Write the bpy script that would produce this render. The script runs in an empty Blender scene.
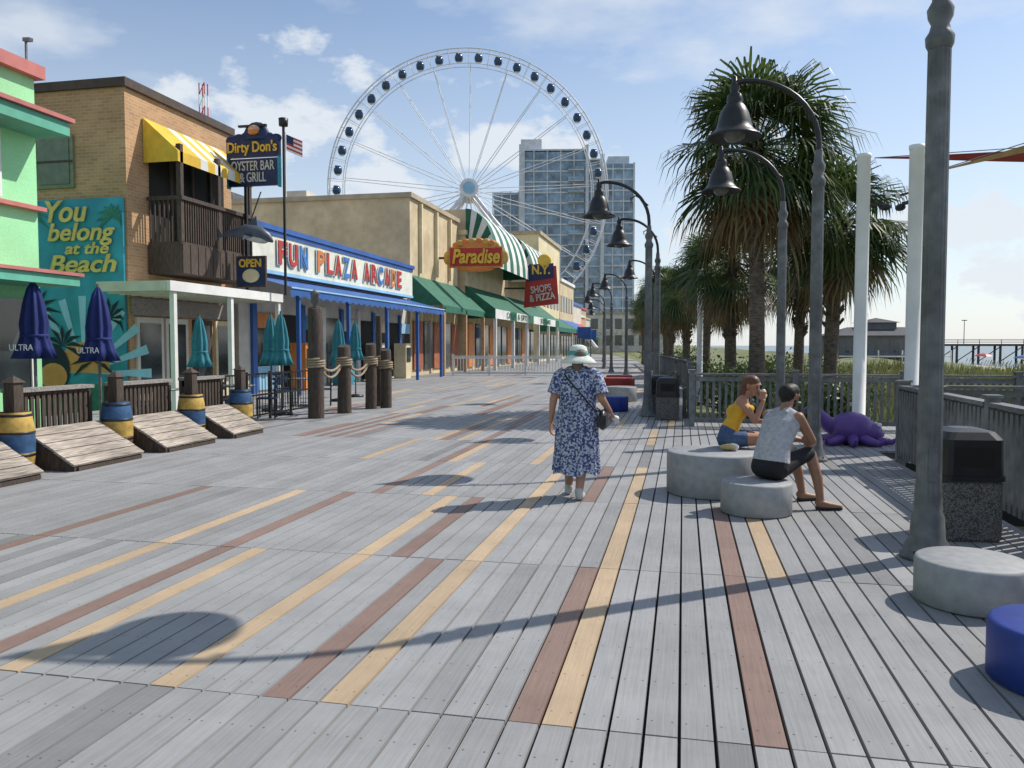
import bpy, math, random
import numpy as np
from mathutils import Vector, Matrix
random.seed(7)
R=math.radians
scene=bpy.context.scene
# ------------------------------------------------------------ materials
def newmat(name):
    m=bpy.data.materials.new(name); m.use_nodes=True
    nt=m.node_tree; b=nt.nodes['Principled BSDF']; return m,nt,b
def M(name,col,rough=.7,var=.18,scale=5,bump=0.0,metal=0,stretch=(1,1,1),spec=.4,dirt=.15):
    m,nt,b=newmat(name)
    tc=nt.nodes.new('ShaderNodeTexCoord'); mp=nt.nodes.new('ShaderNodeMapping'); mp.inputs['Scale'].default_value=stretch
    n=nt.nodes.new('ShaderNodeTexNoise'); n.inputs['Scale'].default_value=scale; n.inputs['Detail'].default_value=3
    nt.links.new(tc.outputs['Object'],mp.inputs[0]); nt.links.new(mp.outputs[0],n.inputs['Vector'])
    r=nt.nodes.new('ShaderNodeMapRange'); r.inputs['From Min'].default_value=.3; r.inputs['From Max'].default_value=.7
    r.inputs['To Min'].default_value=1-var; r.inputs['To Max'].default_value=1+var
    nt.links.new(n.outputs['Fac'],r.inputs['Value'])
    n2=nt.nodes.new('ShaderNodeTexNoise'); n2.inputs['Scale'].default_value=.7; n2.inputs['Detail'].default_value=2
    nt.links.new(tc.outputs['Object'],n2.inputs['Vector'])
    r2=nt.nodes.new('ShaderNodeMapRange'); r2.inputs['From Min'].default_value=.35; r2.inputs['From Max'].default_value=.65
    r2.inputs['To Min'].default_value=1-dirt; r2.inputs['To Max'].default_value=1+dirt*.4
    nt.links.new(n2.outputs['Fac'],r2.inputs['Value'])
    mu=nt.nodes.new('ShaderNodeMath'); mu.operation='MULTIPLY'; nt.links.new(r.outputs[0],mu.inputs[0]); nt.links.new(r2.outputs[0],mu.inputs[1])
    v=nt.nodes.new('ShaderNodeVectorMath'); v.operation='SCALE'; v.inputs[0].default_value=col[:3]
    nt.links.new(mu.outputs[0],v.inputs['Scale']); nt.links.new(v.outputs[0],b.inputs['Base Color'])
    b.inputs['Roughness'].default_value=rough; b.inputs['Metallic'].default_value=metal
    b.inputs['Specular IOR Level'].default_value=spec
    if bump:
        bp=nt.nodes.new('ShaderNodeBump'); bp.inputs['Strength'].default_value=bump; bp.inputs['Distance'].default_value=.02
        nt.links.new(n.outputs['Fac'],bp.inputs['Height']); nt.links.new(bp.outputs[0],b.inputs['Normal'])
    return m
def brickmat(name,c1,c2,mortar,sc=1.0):
    m,nt,b=newmat(name)
    tc=nt.nodes.new('ShaderNodeTexCoord'); s=nt.nodes.new('ShaderNodeSeparateXYZ'); nt.links.new(tc.outputs['Object'],s.inputs[0])
    a=nt.nodes.new('ShaderNodeMath'); nt.links.new(s.outputs[0],a.inputs[0]); nt.links.new(s.outputs[1],a.inputs[1])
    c=nt.nodes.new('ShaderNodeCombineXYZ'); nt.links.new(a.outputs[0],c.inputs[0]); nt.links.new(s.outputs[2],c.inputs[1])
    bt=nt.nodes.new('ShaderNodeTexBrick'); bt.inputs['Scale'].default_value=sc; bt.inputs['Brick Width'].default_value=.24; bt.inputs['Row Height'].default_value=.085
    bt.inputs['Mortar Size'].default_value=.009; bt.inputs['Color1'].default_value=(*c1,1); bt.inputs['Color2'].default_value=(*c2,1); bt.inputs['Mortar'].default_value=(*mortar,1)
    nt.links.new(c.outputs[0],bt.inputs['Vector'])
    n=nt.nodes.new('ShaderNodeTexNoise'); n.inputs['Scale'].default_value=1.2; n.inputs['Detail'].default_value=5; nt.links.new(tc.outputs['Object'],n.inputs['Vector'])
    r=nt.nodes.new('ShaderNodeMapRange'); r.inputs['To Min'].default_value=.65; r.inputs['To Max'].default_value=1.35; nt.links.new(n.outputs['Fac'],r.inputs['Value'])
    v=nt.nodes.new('ShaderNodeVectorMath'); v.operation='SCALE'; nt.links.new(bt.outputs['Color'],v.inputs[0]); nt.links.new(r.outputs[0],v.inputs['Scale'])
    nt.links.new(v.outputs[0],b.inputs['Base Color']); b.inputs['Roughness'].default_value=.85
    return m
def twomat(name,c1,c2,scale=20,thr=.5,sharp=.04,rough=.8,kind='noise',bump=0,stretch=(1,1,1)):
    m,nt,b=newmat(name)
    tc=nt.nodes.new('ShaderNodeTexCoord'); mp=nt.nodes.new('ShaderNodeMapping'); mp.inputs['Scale'].default_value=stretch
    nt.links.new(tc.outputs['Object'],mp.inputs[0])
    n=nt.nodes.new('ShaderNodeTexNoise'); n.inputs['Detail'].default_value=4; o='Fac'
    n.inputs['Scale'].default_value=scale; nt.links.new(mp.outputs[0],n.inputs['Vector'])
    cr=nt.nodes.new('ShaderNodeValToRGB'); e=cr.color_ramp.elements
    e[0].position=thr-sharp; e[0].color=(*c1,1); e[1].position=thr+sharp; e[1].color=(*c2,1)
    nt.links.new(n.outputs[o],cr.inputs[0]); nt.links.new(cr.outputs[0],b.inputs['Base Color']); b.inputs['Roughness'].default_value=rough
    if bump:
        bp=nt.nodes.new('ShaderNodeBump'); bp.inputs['Strength'].default_value=bump; nt.links.new(n.outputs[o],bp.inputs['Height']); nt.links.new(bp.outputs[0],b.inputs['Normal'])
    return m
def leafmat(name,c,c2):
    m,nt,b=newmat(name)
    tc=nt.nodes.new('ShaderNodeTexCoord'); n=nt.nodes.new('ShaderNodeTexNoise'); n.inputs['Scale'].default_value=2.5; n.inputs['Detail'].default_value=1
    nt.links.new(tc.outputs['Object'],n.inputs['Vector'])
    cr=nt.nodes.new('ShaderNodeValToRGB'); e=cr.color_ramp.elements; e[0].position=.35; e[0].color=(*c,1); e[1].position=.65; e[1].color=(*c2,1)
    nt.links.new(n.outputs['Fac'],cr.inputs[0]); nt.links.new(cr.outputs[0],b.inputs['Base Color']); b.inputs['Roughness'].default_value=.5
    t=nt.nodes.new('ShaderNodeBsdfTranslucent'); mx=nt.nodes.new('ShaderNodeMixShader'); mx.inputs[0].default_value=.35
    nt.links.new(cr.outputs[0],t.inputs['Color']); nt.links.new(b.outputs[0],mx.inputs[1]); nt.links.new(t.outputs[0],mx.inputs[2])
    nt.links.new(mx.outputs[0],nt.nodes['Material Output'].inputs['Surface'])
    return m

# ------------------------------------------------------------ mesh builder
class MB:
    def __init__(s): s.v=[];s.f=[];s.m=[];s.s=[];s.mats=[]
    def add(s,vs,fs,mat,smooth=False):
        if mat not in s.mats: s.mats.append(mat)
        k=s.mats.index(mat); o=len(s.v); s.v+= [tuple(p) for p in vs]
        for f in fs: s.f.append([i+o for i in f]); s.m.append(k); s.s.append(smooth)
    def bx(s,x0,x1,y0,y1,z0,z1,mat):
        vs=[(x0,y0,z0),(x1,y0,z0),(x1,y1,z0),(x0,y1,z0),(x0,y0,z1),(x1,y0,z1),(x1,y1,z1),(x0,y1,z1)]
        s.add(vs,[(0,3,2,1),(4,5,6,7),(0,1,5,4),(1,2,6,5),(2,3,7,6),(3,0,4,7)],mat)
    def beam(s,p0,p1,w,h,mat,up=(0,0,1)):
        p0=Vector(p0);p1=Vector(p1);d=(p1-p0).normalized();u=Vector(up)
        if abs(d.dot(u))>.98: u=Vector((0,1,0))
        a=d.cross(u).normalized();b=a.cross(d).normalized()
        vs=[]
        for p in (p0,p1):
            for i,j in ((-1,-1),(1,-1),(1,1),(-1,1)): vs.append(p+a*(i*w/2)+b*(j*h/2))
        s.add(vs,[(3,2,1,0),(4,5,6,7),(0,1,5,4),(1,2,6,5),(2,3,7,6),(3,0,4,7)],mat)
    def tube(s,pts,rad,mat,n=10,caps=True,smooth=True):
        pts=[Vector(p) for p in pts]
        if not hasattr(rad,'__len__'): rad=[rad]*len(pts)
        vs=[];fs=[];ref=None
        for i,p in enumerate(pts):
            d=(pts[min(i+1,len(pts)-1)]-pts[max(i-1,0)]).normalized()
            if ref is None: ref=Vector((0,0,1)) if abs(d.z)<.9 else Vector((1,0,0))
            a=(ref-d*ref.dot(d)).normalized(); ref=a; b=d.cross(a)
            for k in range(n):
                t=2*math.pi*k/n; vs.append(p+(a*math.cos(t)+b*math.sin(t))*rad[i])
        for i in range(len(pts)-1):
            for k in range(n):
                fs.append((i*n+k,i*n+(k+1)%n,(i+1)*n+(k+1)%n,(i+1)*n+k))
        s.add(vs,fs,mat,smooth)
        if caps:
            m=len(pts)-1
            s.add(vs[:n],[tuple(range(n-1,-1,-1))],mat); s.add(vs[m*n:],[tuple(range(n))],mat)
    def cyl(s,p0,p1,r0,r1,mat,n=14,caps=True): s.tube([p0,p1],[r0,r1],mat,n,caps)
    def lathe(s,c,prof,mat,n=28,smooth=True,wave=0,wn=6,sx=1,sy=1):
        vs=[];fs=[]
        for i,(r,z) in enumerate(prof):
            for k in range(n):
                t=2*math.pi*k/n; rr=r*(1+wave*math.cos(wn*t)); vs.append((c[0]+rr*math.cos(t)*sx,c[1]+rr*math.sin(t)*sy,c[2]+z))
        for i in range(len(prof)-1):
            for k in range(n): fs.append((i*n+k,i*n+(k+1)%n,(i+1)*n+(k+1)%n,(i+1)*n+k))
        s.add(vs,fs,mat,smooth)
    def ball(s,c,r,mat,n=14,m=9):
        if not hasattr(r,'__len__'): r=(r,r,r)
        vs=[];fs=[]
        for i in range(m+1):
            a=-math.pi/2+math.pi*i/m
            for k in range(n):
                t=2*math.pi*k/n; vs.append((c[0]+r[0]*math.cos(a)*math.cos(t),c[1]+r[1]*math.cos(a)*math.sin(t),c[2]+r[2]*math.sin(a)))
        for i in range(m):
            for k in range(n): fs.append((i*n+k,i*n+(k+1)%n,(i+1)*n+(k+1)%n,(i+1)*n+k))
        s.add(vs,fs,mat,True)
    def quad(s,pts,mat): s.add(pts,[tuple(range(len(pts)))],mat)
    def plate(s,pts,nrm,th,mat):
        n=len(pts); nv=Vector(nrm)*th; a=[Vector(p) for p in pts]; b=[p+nv for p in a]
        fs=[tuple(range(n-1,-1,-1)),tuple(range(n,2*n))]+[(i,(i+1)%n,n+(i+1)%n,n+i) for i in range(n)]
        s.add(a+b,fs,mat)
    def mesh(s,name):
        me=bpy.data.meshes.new(name); me.from_pydata(s.v,[],s.f)
        for m in s.mats: me.materials.append(m)
        me.polygons.foreach_set('material_index',s.m); me.polygons.foreach_set('use_smooth',s.s); me.update(); return me
    def done(s,name,loc=None,rz=0,parent=None):
        if loc is None:
            xs=[v[0] for v in s.v]; ys=[v[1] for v in s.v]; zs=[v[2] for v in s.v]
            loc=((min(xs)+max(xs))/2,(min(ys)+max(ys))/2,min(zs)); s.v=[(v[0]-loc[0],v[1]-loc[1],v[2]-loc[2]) for v in s.v]
        o=bpy.data.objects.new(name,s.mesh(name)); o.location=loc; o.rotation_euler=(0,0,rz); scene.collection.objects.link(o)
        if parent: setpar(o,parent)
        return o
def mw(o): return Matrix.LocRotScale(o.location,o.rotation_euler,o.scale)
def setpar(o,p):
    o.parent=p; o.matrix_parent_inverse=mw(p).inverted()
def dup(o,loc,rz=0,sc=1):
    q=bpy.data.objects.new(o.name.split('.')[0],o.data); q.location=loc; q.rotation_euler=(0,0,rz); q.scale=(sc,)*3; scene.collection.objects.link(q); return q
def empty(name,loc=(0,0,0)):
    e=bpy.data.objects.new(name,None); e.location=loc; scene.collection.objects.link(e); return e
def txt(parent,s,loc,rot,w,h,mat,ext=.02,name='lettering',shear=0,bold=0.0):
    c=bpy.data.curves.new(name,'FONT'); c.body=s; c.align_x='CENTER'; c.align_y='CENTER'; c.extrude=ext; c.size=1; c.shear=shear; c.offset=bold; c.space_line=.85
    o=bpy.data.objects.new(name,c); scene.collection.objects.link(o); c.materials.append(mat)
    bpy.context.view_layer.update(); d=o.dimensions
    o.scale=(w/max(d.x,.01),h/max(d.y,.01),1); o.location=loc; o.rotation_euler=rot; setpar(o,parent); return o
FX=(R(90),0,R(90)); FY=(R(90),0,0)

# palette
grey_metal=M('grey_metal',(.15,.155,.16),.45,.3,9,.1,dirt=.35); black=M('black_paint',(.02,.02,.022),.4,.3,6)
white=M('white_paint',(.75,.75,.72),.5,.05,4); offwhite=M('off_white',(.6,.57,.5),.6,.1,3)
wood_grey=M('weathered_wood',(.27,.25,.23),.8,.35,4,.4,stretch=(1,8,8)); wood_lt=M('pale_wood',(.36,.31,.26),.8,.45,5,.4,stretch=(10,.8,8),dirt=.3)
wood_dk=M('dark_wood',(.07,.05,.04),.75,.4,6,.4,stretch=(6,6,1)); deck_rail=M('composite_grey',(.16,.165,.17),.7,.25,8,.2,dirt=.3)
darkglass=M('dark_glass',(.03,.04,.045),.08,.4,1.5,spec=.8); black_in=M('dark_interior',(.02,.018,.016),.8,.5,1)
green_w=M('mint_stucco',(.33,.72,.38),.8,.06,30,.2); pink=M('coral_trim',(.5,.17,.15),.6,.1); green_t=M('green_trim',(.12,.42,.3),.6,.1)
beige=M('beige_stucco',(.58,.47,.3),.85,.1,3,.1); tan=M('tan_roof_wall',(.42,.35,.25),.85,.12,2); blue=M('blue_metal',(.03,.11,.36),.45,.12,3)
ltblue=M('sky_blue_sign',(.3,.55,.75),.5,.06); red=M('red_paint',(.48,.04,.03),.5,.1); yellow=M('yellow_paint',(.75,.47,.06),.6,.1); orange=M('orange_paint',(.65,.22,.05),.5,.1)
teal=M('teal_mural',(.04,.3,.4),.7,.25,1.3); dgreen=M('green_canvas',(.02,.13,.08),.7,.2,3); cream=M('cream',(.7,.6,.38),.6,.08)
navy=M('navy',(.015,.03,.1),.5,.2); concrete=M('seat_concrete',(.33,.34,.35),.65,.12,14,.08,dirt=.28); bluecon=M('seat_blue',(.02,.045,.26),.5,.15,8,.05); redcon=M('seat_red',(.3,.03,.02),.5,.1)
stone=twomat('aggregate',(.05,.05,.05),(.2,.19,.18),90,.5,.1,kind='noise',bump=.3)
brick=brickmat('brick',(.4,.22,.105),(.5,.29,.14),(.45,.35,.24)); rope=M('rope',(.33,.26,.18),.9,.3,30,.5)
canvas_blue=M('navy_canvas',(.015,.028,.15),.8,.2); canvas_teal=M('teal_canvas',(.04,.22,.27),.8,.2)
leaf=leafmat('palm_leaf',(.035,.07,.02),(.1,.135,.035)); leafdry=leafmat('palm_leaf_dry',(.16,.1,.04),(.25,.18,.08)); bark=M('palm_bark',(.14,.11,.085),.9,.5,7,.8,stretch=(1,1,4))
shrubm=leafmat('shrub_leaf',(.03,.06,.018),(.08,.12,.03)); grassm=leafmat('dune_grass',(.1,.14,.04),(.22,.22,.08))

# ------------------------------------------------------------ terrain, sea, boardwalk
def smooth(a,b,x):
    t=min(1,max(0,(x-a)/(b-a))); return t*t*(3-2*t)
def gz(x,y):
    xx=x+.09*max(0,min(y,110)-30)
    z=-.1-.75*smooth(-3.5,-1.5,xx)
    z+= (.35*math.sin(x*.35+y*.13)+.25*math.sin(x*.13-y*.31+1))*smooth(8,16,x)*(1-smooth(30,45,x))
    z-=2.0*smooth(26,60,x)+4*smooth(60,110,x); return z
xs=[-3000,-600,-150,-60,-30]+[-20+i for i in range(0,140)]+[130,200,500,4000]
ys=[-400,-100,-40]+[-20+2*i for i in range(0,160)]+[350,600,1500,4500]
vs=[(x,y,gz(x,y)) for y in ys for x in xs]; nx=len(xs)
g=MB()
m,nt,b=newmat('ground_mix')
tc=nt.nodes.new('ShaderNodeTexCoord'); sp=nt.nodes.new('ShaderNodeSeparateXYZ'); nt.links.new(tc.outputs['Object'],sp.inputs[0])
n=nt.nodes.new('ShaderNodeTexNoise'); n.inputs['Scale'].default_value=.35; n.inputs['Detail'].default_value=8; nt.links.new(tc.outputs['Object'],n.inputs['Vector'])
mr=nt.nodes.new('ShaderNodeMapRange'); mr.inputs['From Min'].default_value=34; mr.inputs['From Max'].default_value=44; nt.links.new(sp.outputs[0],mr.inputs['Value'])
ad=nt.nodes.new('ShaderNodeMath'); ad.operation='ADD'; nt.links.new(n.outputs['Fac'],ad.inputs[0]); nt.links.new(mr.outputs[0],ad.inputs[1])
cr=nt.nodes.new('ShaderNodeValToRGB'); e=cr.color_ramp.elements; e[0].position=.35; e[0].color=(.09,.12,.04,1); e[1].position=.9; e[1].color=(.5,.44,.33,1); q=e.new(.6); q.color=(.18,.18,.08,1)
nt.links.new(ad.outputs[0],cr.inputs[0]); nt.links.new(cr.outputs[0],b.inputs['Base Color']); b.inputs['Roughness'].default_value=.95
g.add(vs,[(j*nx+i,j*nx+i+1,(j+1)*nx+i+1,(j+1)*nx+i) for j in range(len(ys)-1) for i in range(nx-1)],m,True); g.done('ground',loc=(0,0,0))
wm,nt,b=newmat('sea_water'); b.inputs['Base Color'].default_value=(.07,.12,.13,1); b.inputs['Roughness'].default_value=.25
n=nt.nodes.new('ShaderNodeTexNoise'); n.inputs['Scale'].default_value=.3; n.inputs['Detail'].default_value=6; bp=nt.nodes.new('ShaderNodeBump'); bp.inputs['Strength'].default_value=.5
tc=nt.nodes.new('ShaderNodeTexCoord'); nt.links.new(tc.outputs['Object'],n.inputs['Vector']); nt.links.new(n.outputs['Fac'],bp.inputs['Height']); nt.links.new(bp.outputs[0],b.inputs['Normal'])
w=MB(); w.quad([(50,-400,-3),(6000,-400,-3),(6000,6000,-3),(50,6000,-3)],wm); w.done('sea',loc=(0,0,0))

# board material with colour attribute
bm,nt,b=newmat('deck_boards')
at=nt.nodes.new('ShaderNodeAttribute'); at.attribute_name='tint'
tc=nt.nodes.new('ShaderNodeTexCoord'); mp=nt.nodes.new('ShaderNodeMapping'); mp.inputs['Scale'].default_value=(60,2.5,1)
n=nt.nodes.new('ShaderNodeTexNoise'); n.inputs['Scale'].default_value=1; n.inputs['Detail'].default_value=3
nt.links.new(tc.outputs['Object'],mp.inputs[0]); nt.links.new(mp.outputs[0],n.inputs['Vector'])
n2=nt.nodes.new('ShaderNodeTexNoise'); n2.inputs['Scale'].default_value=1.3; n2.inputs['Detail'].default_value=6; n2.inputs['Roughness'].default_value=.7; nt.links.new(tc.outputs['Object'],n2.inputs['Vector'])
def mth(op,a,bb=None):
    q=nt.nodes.new('ShaderNodeMath'); q.operation=op
    for i,v in enumerate((a,bb)):
        if v is None: continue
        if isinstance(v,(int,float)): q.inputs[i].default_value=v
        else: nt.links.new(v,q.inputs[i])
    return q.outputs[0]
g1=mth('ADD',mth('MULTIPLY',n.outputs['Fac'],.3),.85); g2=mth('ADD',mth('MULTIPLY',n2.outputs['Fac'],.7),.65)
sp=nt.nodes.new('ShaderNodeSeparateXYZ'); nt.links.new(tc.outputs['Object'],sp.inputs[0])
PW=.146
u=mth('FRACT',mth('ADD',mth('DIVIDE',sp.outputs[0],PW),200)); a=mth('MULTIPLY',mth('SUBTRACT',mth('ABSOLUTE',mth('SUBTRACT',u,.5)),.3),PW)
bq=mth('MULTIPLY',mth('SUBTRACT',mth('FRACT',mth('ADD',mth('DIVIDE',sp.outputs[1],.41),50.13)),.5),.41)
dd=mth('SQRT',mth('ADD',mth('MULTIPLY',a,a),mth('MULTIPLY',bq,bq)))
sc=mth('ADD',mth('MULTIPLY',mth('GREATER_THAN',dd,.0055),.6),.4)
f=mth('MULTIPLY',mth('MULTIPLY',g1,g2),sc)
v=nt.nodes.new('ShaderNodeVectorMath'); v.operation='SCALE'; nt.links.new(at.outputs['Color'],v.inputs[0]); nt.links.new(f,v.inputs['Scale']); nt.links.new(v.outputs[0],b.inputs['Base Color'])
b.inputs['Roughness'].default_value=.6; b.inputs['Specular IOR Level'].default_value=.3
bp=nt.nodes.new('ShaderNodeBump'); bp.inputs['Strength'].default_value=.25; bp.inputs['Distance'].default_value=.01; nt.links.new(n.outputs['Fac'],bp.inputs['Height']); nt.links.new(bp.outputs[0],b.inputs['Normal'])
def redge(y):
    if y<12.0: return 2.95
    if y<16.2: return 8
    return .1-.09*max(0,y-30)
YEL=(.455,.345,.23); RED=(.235,.16,.135)
strips={}
def strip(x,r0,r1,c):
    i=math.floor(x/PW)
    for r in range(r0,r1+1): strips[(i,r)]=c
for a_ in [(-.44,0,2,YEL),(-.70,0,0,RED),(-1.56,0,2,YEL),(-1.86,0,0,RED),(-2.06,1,1,RED),(-2.44,0,1,YEL),(-3.24,0,0,YEL),(-3.6,0,1,RED),(-4.2,0,1,YEL),(-5.3,0,1,RED),(.38,0,1,RED),(.62,1,1,YEL),(-2.7,2,2,YEL),(-3.3,2,3,RED),(-4.4,3,3,YEL),(-1.0,2,2,RED),(-1.9,3,4,YEL)]: strip(*a_)
rng=random.Random(5)
V=[];F=[];T=[]
def board(x0,x1,y0,y1,c):
    dz=rng.uniform(-.0015,.0015); o=len(V); z1=dz; z0=-.03
    V.extend([(x0,y0,z0),(x1,y0,z0),(x1,y1,z0),(x0,y1,z0),(x0+.003,y0+.002,z1),(x1-.003,y0+.002,z1),(x1-.003,y1-.002,z1),(x0+.003,y1-.002,z1)])
    for f_ in [(4,5,6,7),(0,1,5,4),(1,2,6,5),(2,3,7,6),(3,0,4,7)]:
        F.append([k+o for k in f_]); T.append(c)
SEG=2.45
for r in range(-3,26):
    y0=3.3+r*SEG; y1=y0+SEG
    for i in range(int(-14.2/PW),56):
        x0=i*PW; x1=x0+PW
        if x1>redge(y0+.1): continue
        c=strips.get((i,r))
        if c is None and r>=3 and -10<x0<-.2:
            q=rng.random()
            if q<.05: c=YEL
            elif q<.085: c=RED
            if c:
                for k in range(rng.choice([1,1,2])): strips.setdefault((i,r+k),c)
        if c is None:
            k=rng.uniform(.25,.31)*(.75 if rng.random()<.05 else 1); c=(k*.99,k,k*1.015)
        else:
            k=rng.uniform(.88,1.08); c=tuple(q*k for q in c)
        board(x0+.005,x1-.005,y0+.003,y1-.003,c)
me=bpy.data.meshes.new('boardwalk'); me.from_pydata(V,[],F); me.materials.append(bm)
ca=me.color_attributes.new('tint','FLOAT_COLOR','CORNER'); arr=[]
for c in T:
    for k in range(4): arr+= [c[0],c[1],c[2],1]
ca.data.foreach_set('color',arr); me.update()
bw=bpy.data.objects.new('boardwalk',me); scene.collection.objects.link(bw)
s=MB(); under=M('joist_dark',(.02,.02,.02),.9)
for y0,y1,xr in ((-4,12,2.93),(12,16.2,7.98),(16.2,30,.1)): s.bx(-14.3,xr,y0,y1,-.9,-.034,under)
for k in range(14):
    y0=30+k*2.5; s.bx(-14.3,redge(y0+2.5),y0,y0+2.5,-.9,-.034,under)
setpar(s.done('substructure'),bw)
s=MB(); far=M('promenade_boards',(.28,.28,.285),.8,.15,1.5,stretch=(4,.3,1))
pts=[(67,0),(90,0),(120,-2),(160,-8),(220,-20)]
for k in range(len(pts)-1):
    ya,sa=pts[k]; yb,sb=pts[k+1]; s.quad([(-14+sa,ya,-.02),(redge(ya)+sa,ya,-.02),(redge(yb)+sb,yb,-.02),(-14+sb,yb,-.02)],far)
s.done('promenade')

# ------------------------------------------------------------ lamps
L=MB()
L.lathe((0,0,0),[(.0,0),(.19,0),(.19,.035),(.165,.05),(.16,.1),(.125,.16),(.115,.32),(.1,.36),(.097,.48)],grey_metal,24)
L.lathe((0,0,0),[(.095,.48),(.087,.56),(.082,1.2),(.077,3.8)],grey_metal,96,wave=.035,wn=16)
L.lathe((0,0,0),[(.08,3.8),(.095,3.83),(.1,3.89),(.075,3.93),(.062,3.98),(.085,4.03),(.092,4.09),(.06,4.15),(.05,4.3)],grey_metal,24)
arc=[(0,0,4.25)]+[(-1.0+math.cos(R(a))*1.0,0,4.38+.93*math.sin(R(a))) for a in range(0,91,9)]+[(-1.13,0,5.29)]
L.tube(arc,.037,black,10)
L.tube([(-.02,0,4.75),(-.18,0,4.9),(-.3,0,4.98),(-.42,0,4.92),(-.4,0,4.84)],.015,black,6)
L.lathe((-1.13,0,0),[(.0,5.4),(.03,5.37),(.035,5.3),(.06,5.28),(.07,5.2),(.05,5.16),(.1,5.12),(.11,5.04),(.1,5.02),(.15,4.96),(.2,4.86),(.235,4.72),(.25,4.66),(.3,4.6),(.375,4.55),(.38,4.53),(.36,4.53),(.23,4.62),(.0,4.68)],black,32)
L.lathe((-1.13,0,0),[(.0,4.46),(.09,4.48),(.14,4.53),(.16,4.6)],M('lamp_glass',(.12,.12,.12),.15,.05),20)
for k in range(4):
    a=k*math.pi/2+.78; L.cyl((.155*math.cos(a),.155*math.sin(a),.03),(.155*math.cos(a),.155*math.sin(a),.075),.015,.015,black,6)
L.bx(-.03,.03,-.1,-.085,.6,.85,grey_metal)
lamp=L.done('street_lamp',loc=(1.83,6.55,0))
for p in [(1.8,11.8),(1.8,15.85),(-.78,18.4),(-.75,23.8),(-1.2,35.5),(-2.9,42),(-4.2,48),(-5.3,55),(-6.2,65),(-7.5,77)]: dup(lamp,(*p,0),random.uniform(-.04,.04))

# ------------------------------------------------------------ round seats
def seat(x,y,r,h,mat,name='round_seat'):
    q=MB(); b_=.025
    q.lathe((0,0,0),[(0,0),(r-.02,0),(r,.012),(r,h-b_),(r-.008,h-.008),(r-b_,h),(0,h)],mat,72); return q.done(name,loc=(x,y,0.002))
seat(.333,9.02,.5,.46,concrete); seat(.705,8.02,.335,.31,concrete); seat(1.79,5.46,.33,.28,concrete); seat(1.79,4.22,.32,.29,bluecon)
seat(-1.6,19.7,.3,.36,bluecon); seat(-1.75,23.3,.45,.42,concrete); seat(-2.2,27.5,.6,.5,redcon); seat(-2.4,31,.5,.46,redcon)

# ------------------------------------------------------------ fences
def fence(name,p0,p1,mat,h=1.07,step=1.8,slat=.12,post=.11,sw=.05,base=0.0,top=.14):
    q=MB(); p0=Vector((*p0,0));p1=Vector((*p1,0)); Ln=(p1-p0).length; d=(p1-p0)/Ln; nrm=Vector((-d.y,d.x,0)); n=max(1,round(Ln/step))
    for i in range(n+1):
        p=p0+d*Ln*i/n; q.beam(p+Vector((0,0,base-.3)),p+Vector((0,0,h+.03)),post,post,mat,up=nrm); q.beam(p+Vector((0,0,h+.031)),p+Vector((0,0,h+.06)),post+.04,post+.04,mat,up=nrm)
    for z,hh,wd in ((h-.03,.04,top),(h-.12,.09,.04),(.12,.09,.04)):
        for i in range(n):
            a=p0+d*(Ln*i/n+post/2);c=p0+d*(Ln*(i+1)/n-post/2); q.beam(a+Vector((0,0,z)),c+Vector((0,0,z)),wd,hh,mat)
    k=int(Ln/slat)
    for i in range(k):
        p=p0+d*(i+.5)*slat+nrm*.035; q.beam(p+Vector((0,0,.08)),p+Vector((0,0,h-.08)),sw,.025,mat,up=nrm)
    return q.done(name)
fence('railing',(2.98,2),(2.98,12),deck_rail,sw=.07)
fence('railing',(3.05,12.1),(7.9,12.1),deck_rail)
fence('railing',(.18,16.35),(8,16.35),deck_rail)
fence('railing',(.18,16.5),(.18,30),deck_rail,slat=.16); fence('railing',(.18,30.1),(-3.3,69),deck_rail,slat=.3)
fence('white_railing',(-12.1,41.4),(-6.4,42.6),white,h=1.05,slat=.16,sw=.04,post=.09)

# ------------------------------------------------------------ bins
def bin_(x,y,rz=0):
    q=MB(); 
    def rsq(z,w,c=.08):
        pts=[]
        for sx,sy,a0 in ((1,1,0),(-1,1,90),(-1,-1,180),(1,-1,270)):
            for k in range(4):
                a=R(a0+30*k); pts.append((sx*(w-c)+c*math.cos(a),sy*(w-c)+c*math.sin(a),z))
        return pts
    def loft(lv,mat):
        vs=[];n=16
        for z,w in lv: vs+=rsq(z,w)
        fs=[(i*n+k,i*n+(k+1)%n,(i+1)*n+(k+1)%n,(i+1)*n+k) for i in range(len(lv)-1) for k in range(n)]+[tuple(range((len(lv)-1)*n,len(lv)*n))]
        q.add(vs,fs,mat)
    loft([(0,.24),(.02,.25),(.48,.25),(.5,.235)],stone); loft([(.49,.2),(.5,.262),(.54,.262),(.545,.25),(.84,.245),(.9,.2),(.925,.1)],black)
    for a in range(4):
        c,s_=math.cos(a*math.pi/2),math.sin(a*math.pi/2); pts=[(.252,-.15,.62),(.252,.15,.62),(.25,.15,.78),(.25,-.15,.78)]
        q.quad([(p[0]*c-p[1]*s_,p[0]*s_+p[1]*c,p[2]) for p in pts],black_in)
    return q.done('trash_bin',loc=(x,y,.002),rz=rz)
bin_(2.32,7.4,.1); bin_(-.32,17.8); bin_(-.5,18.9)

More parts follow.
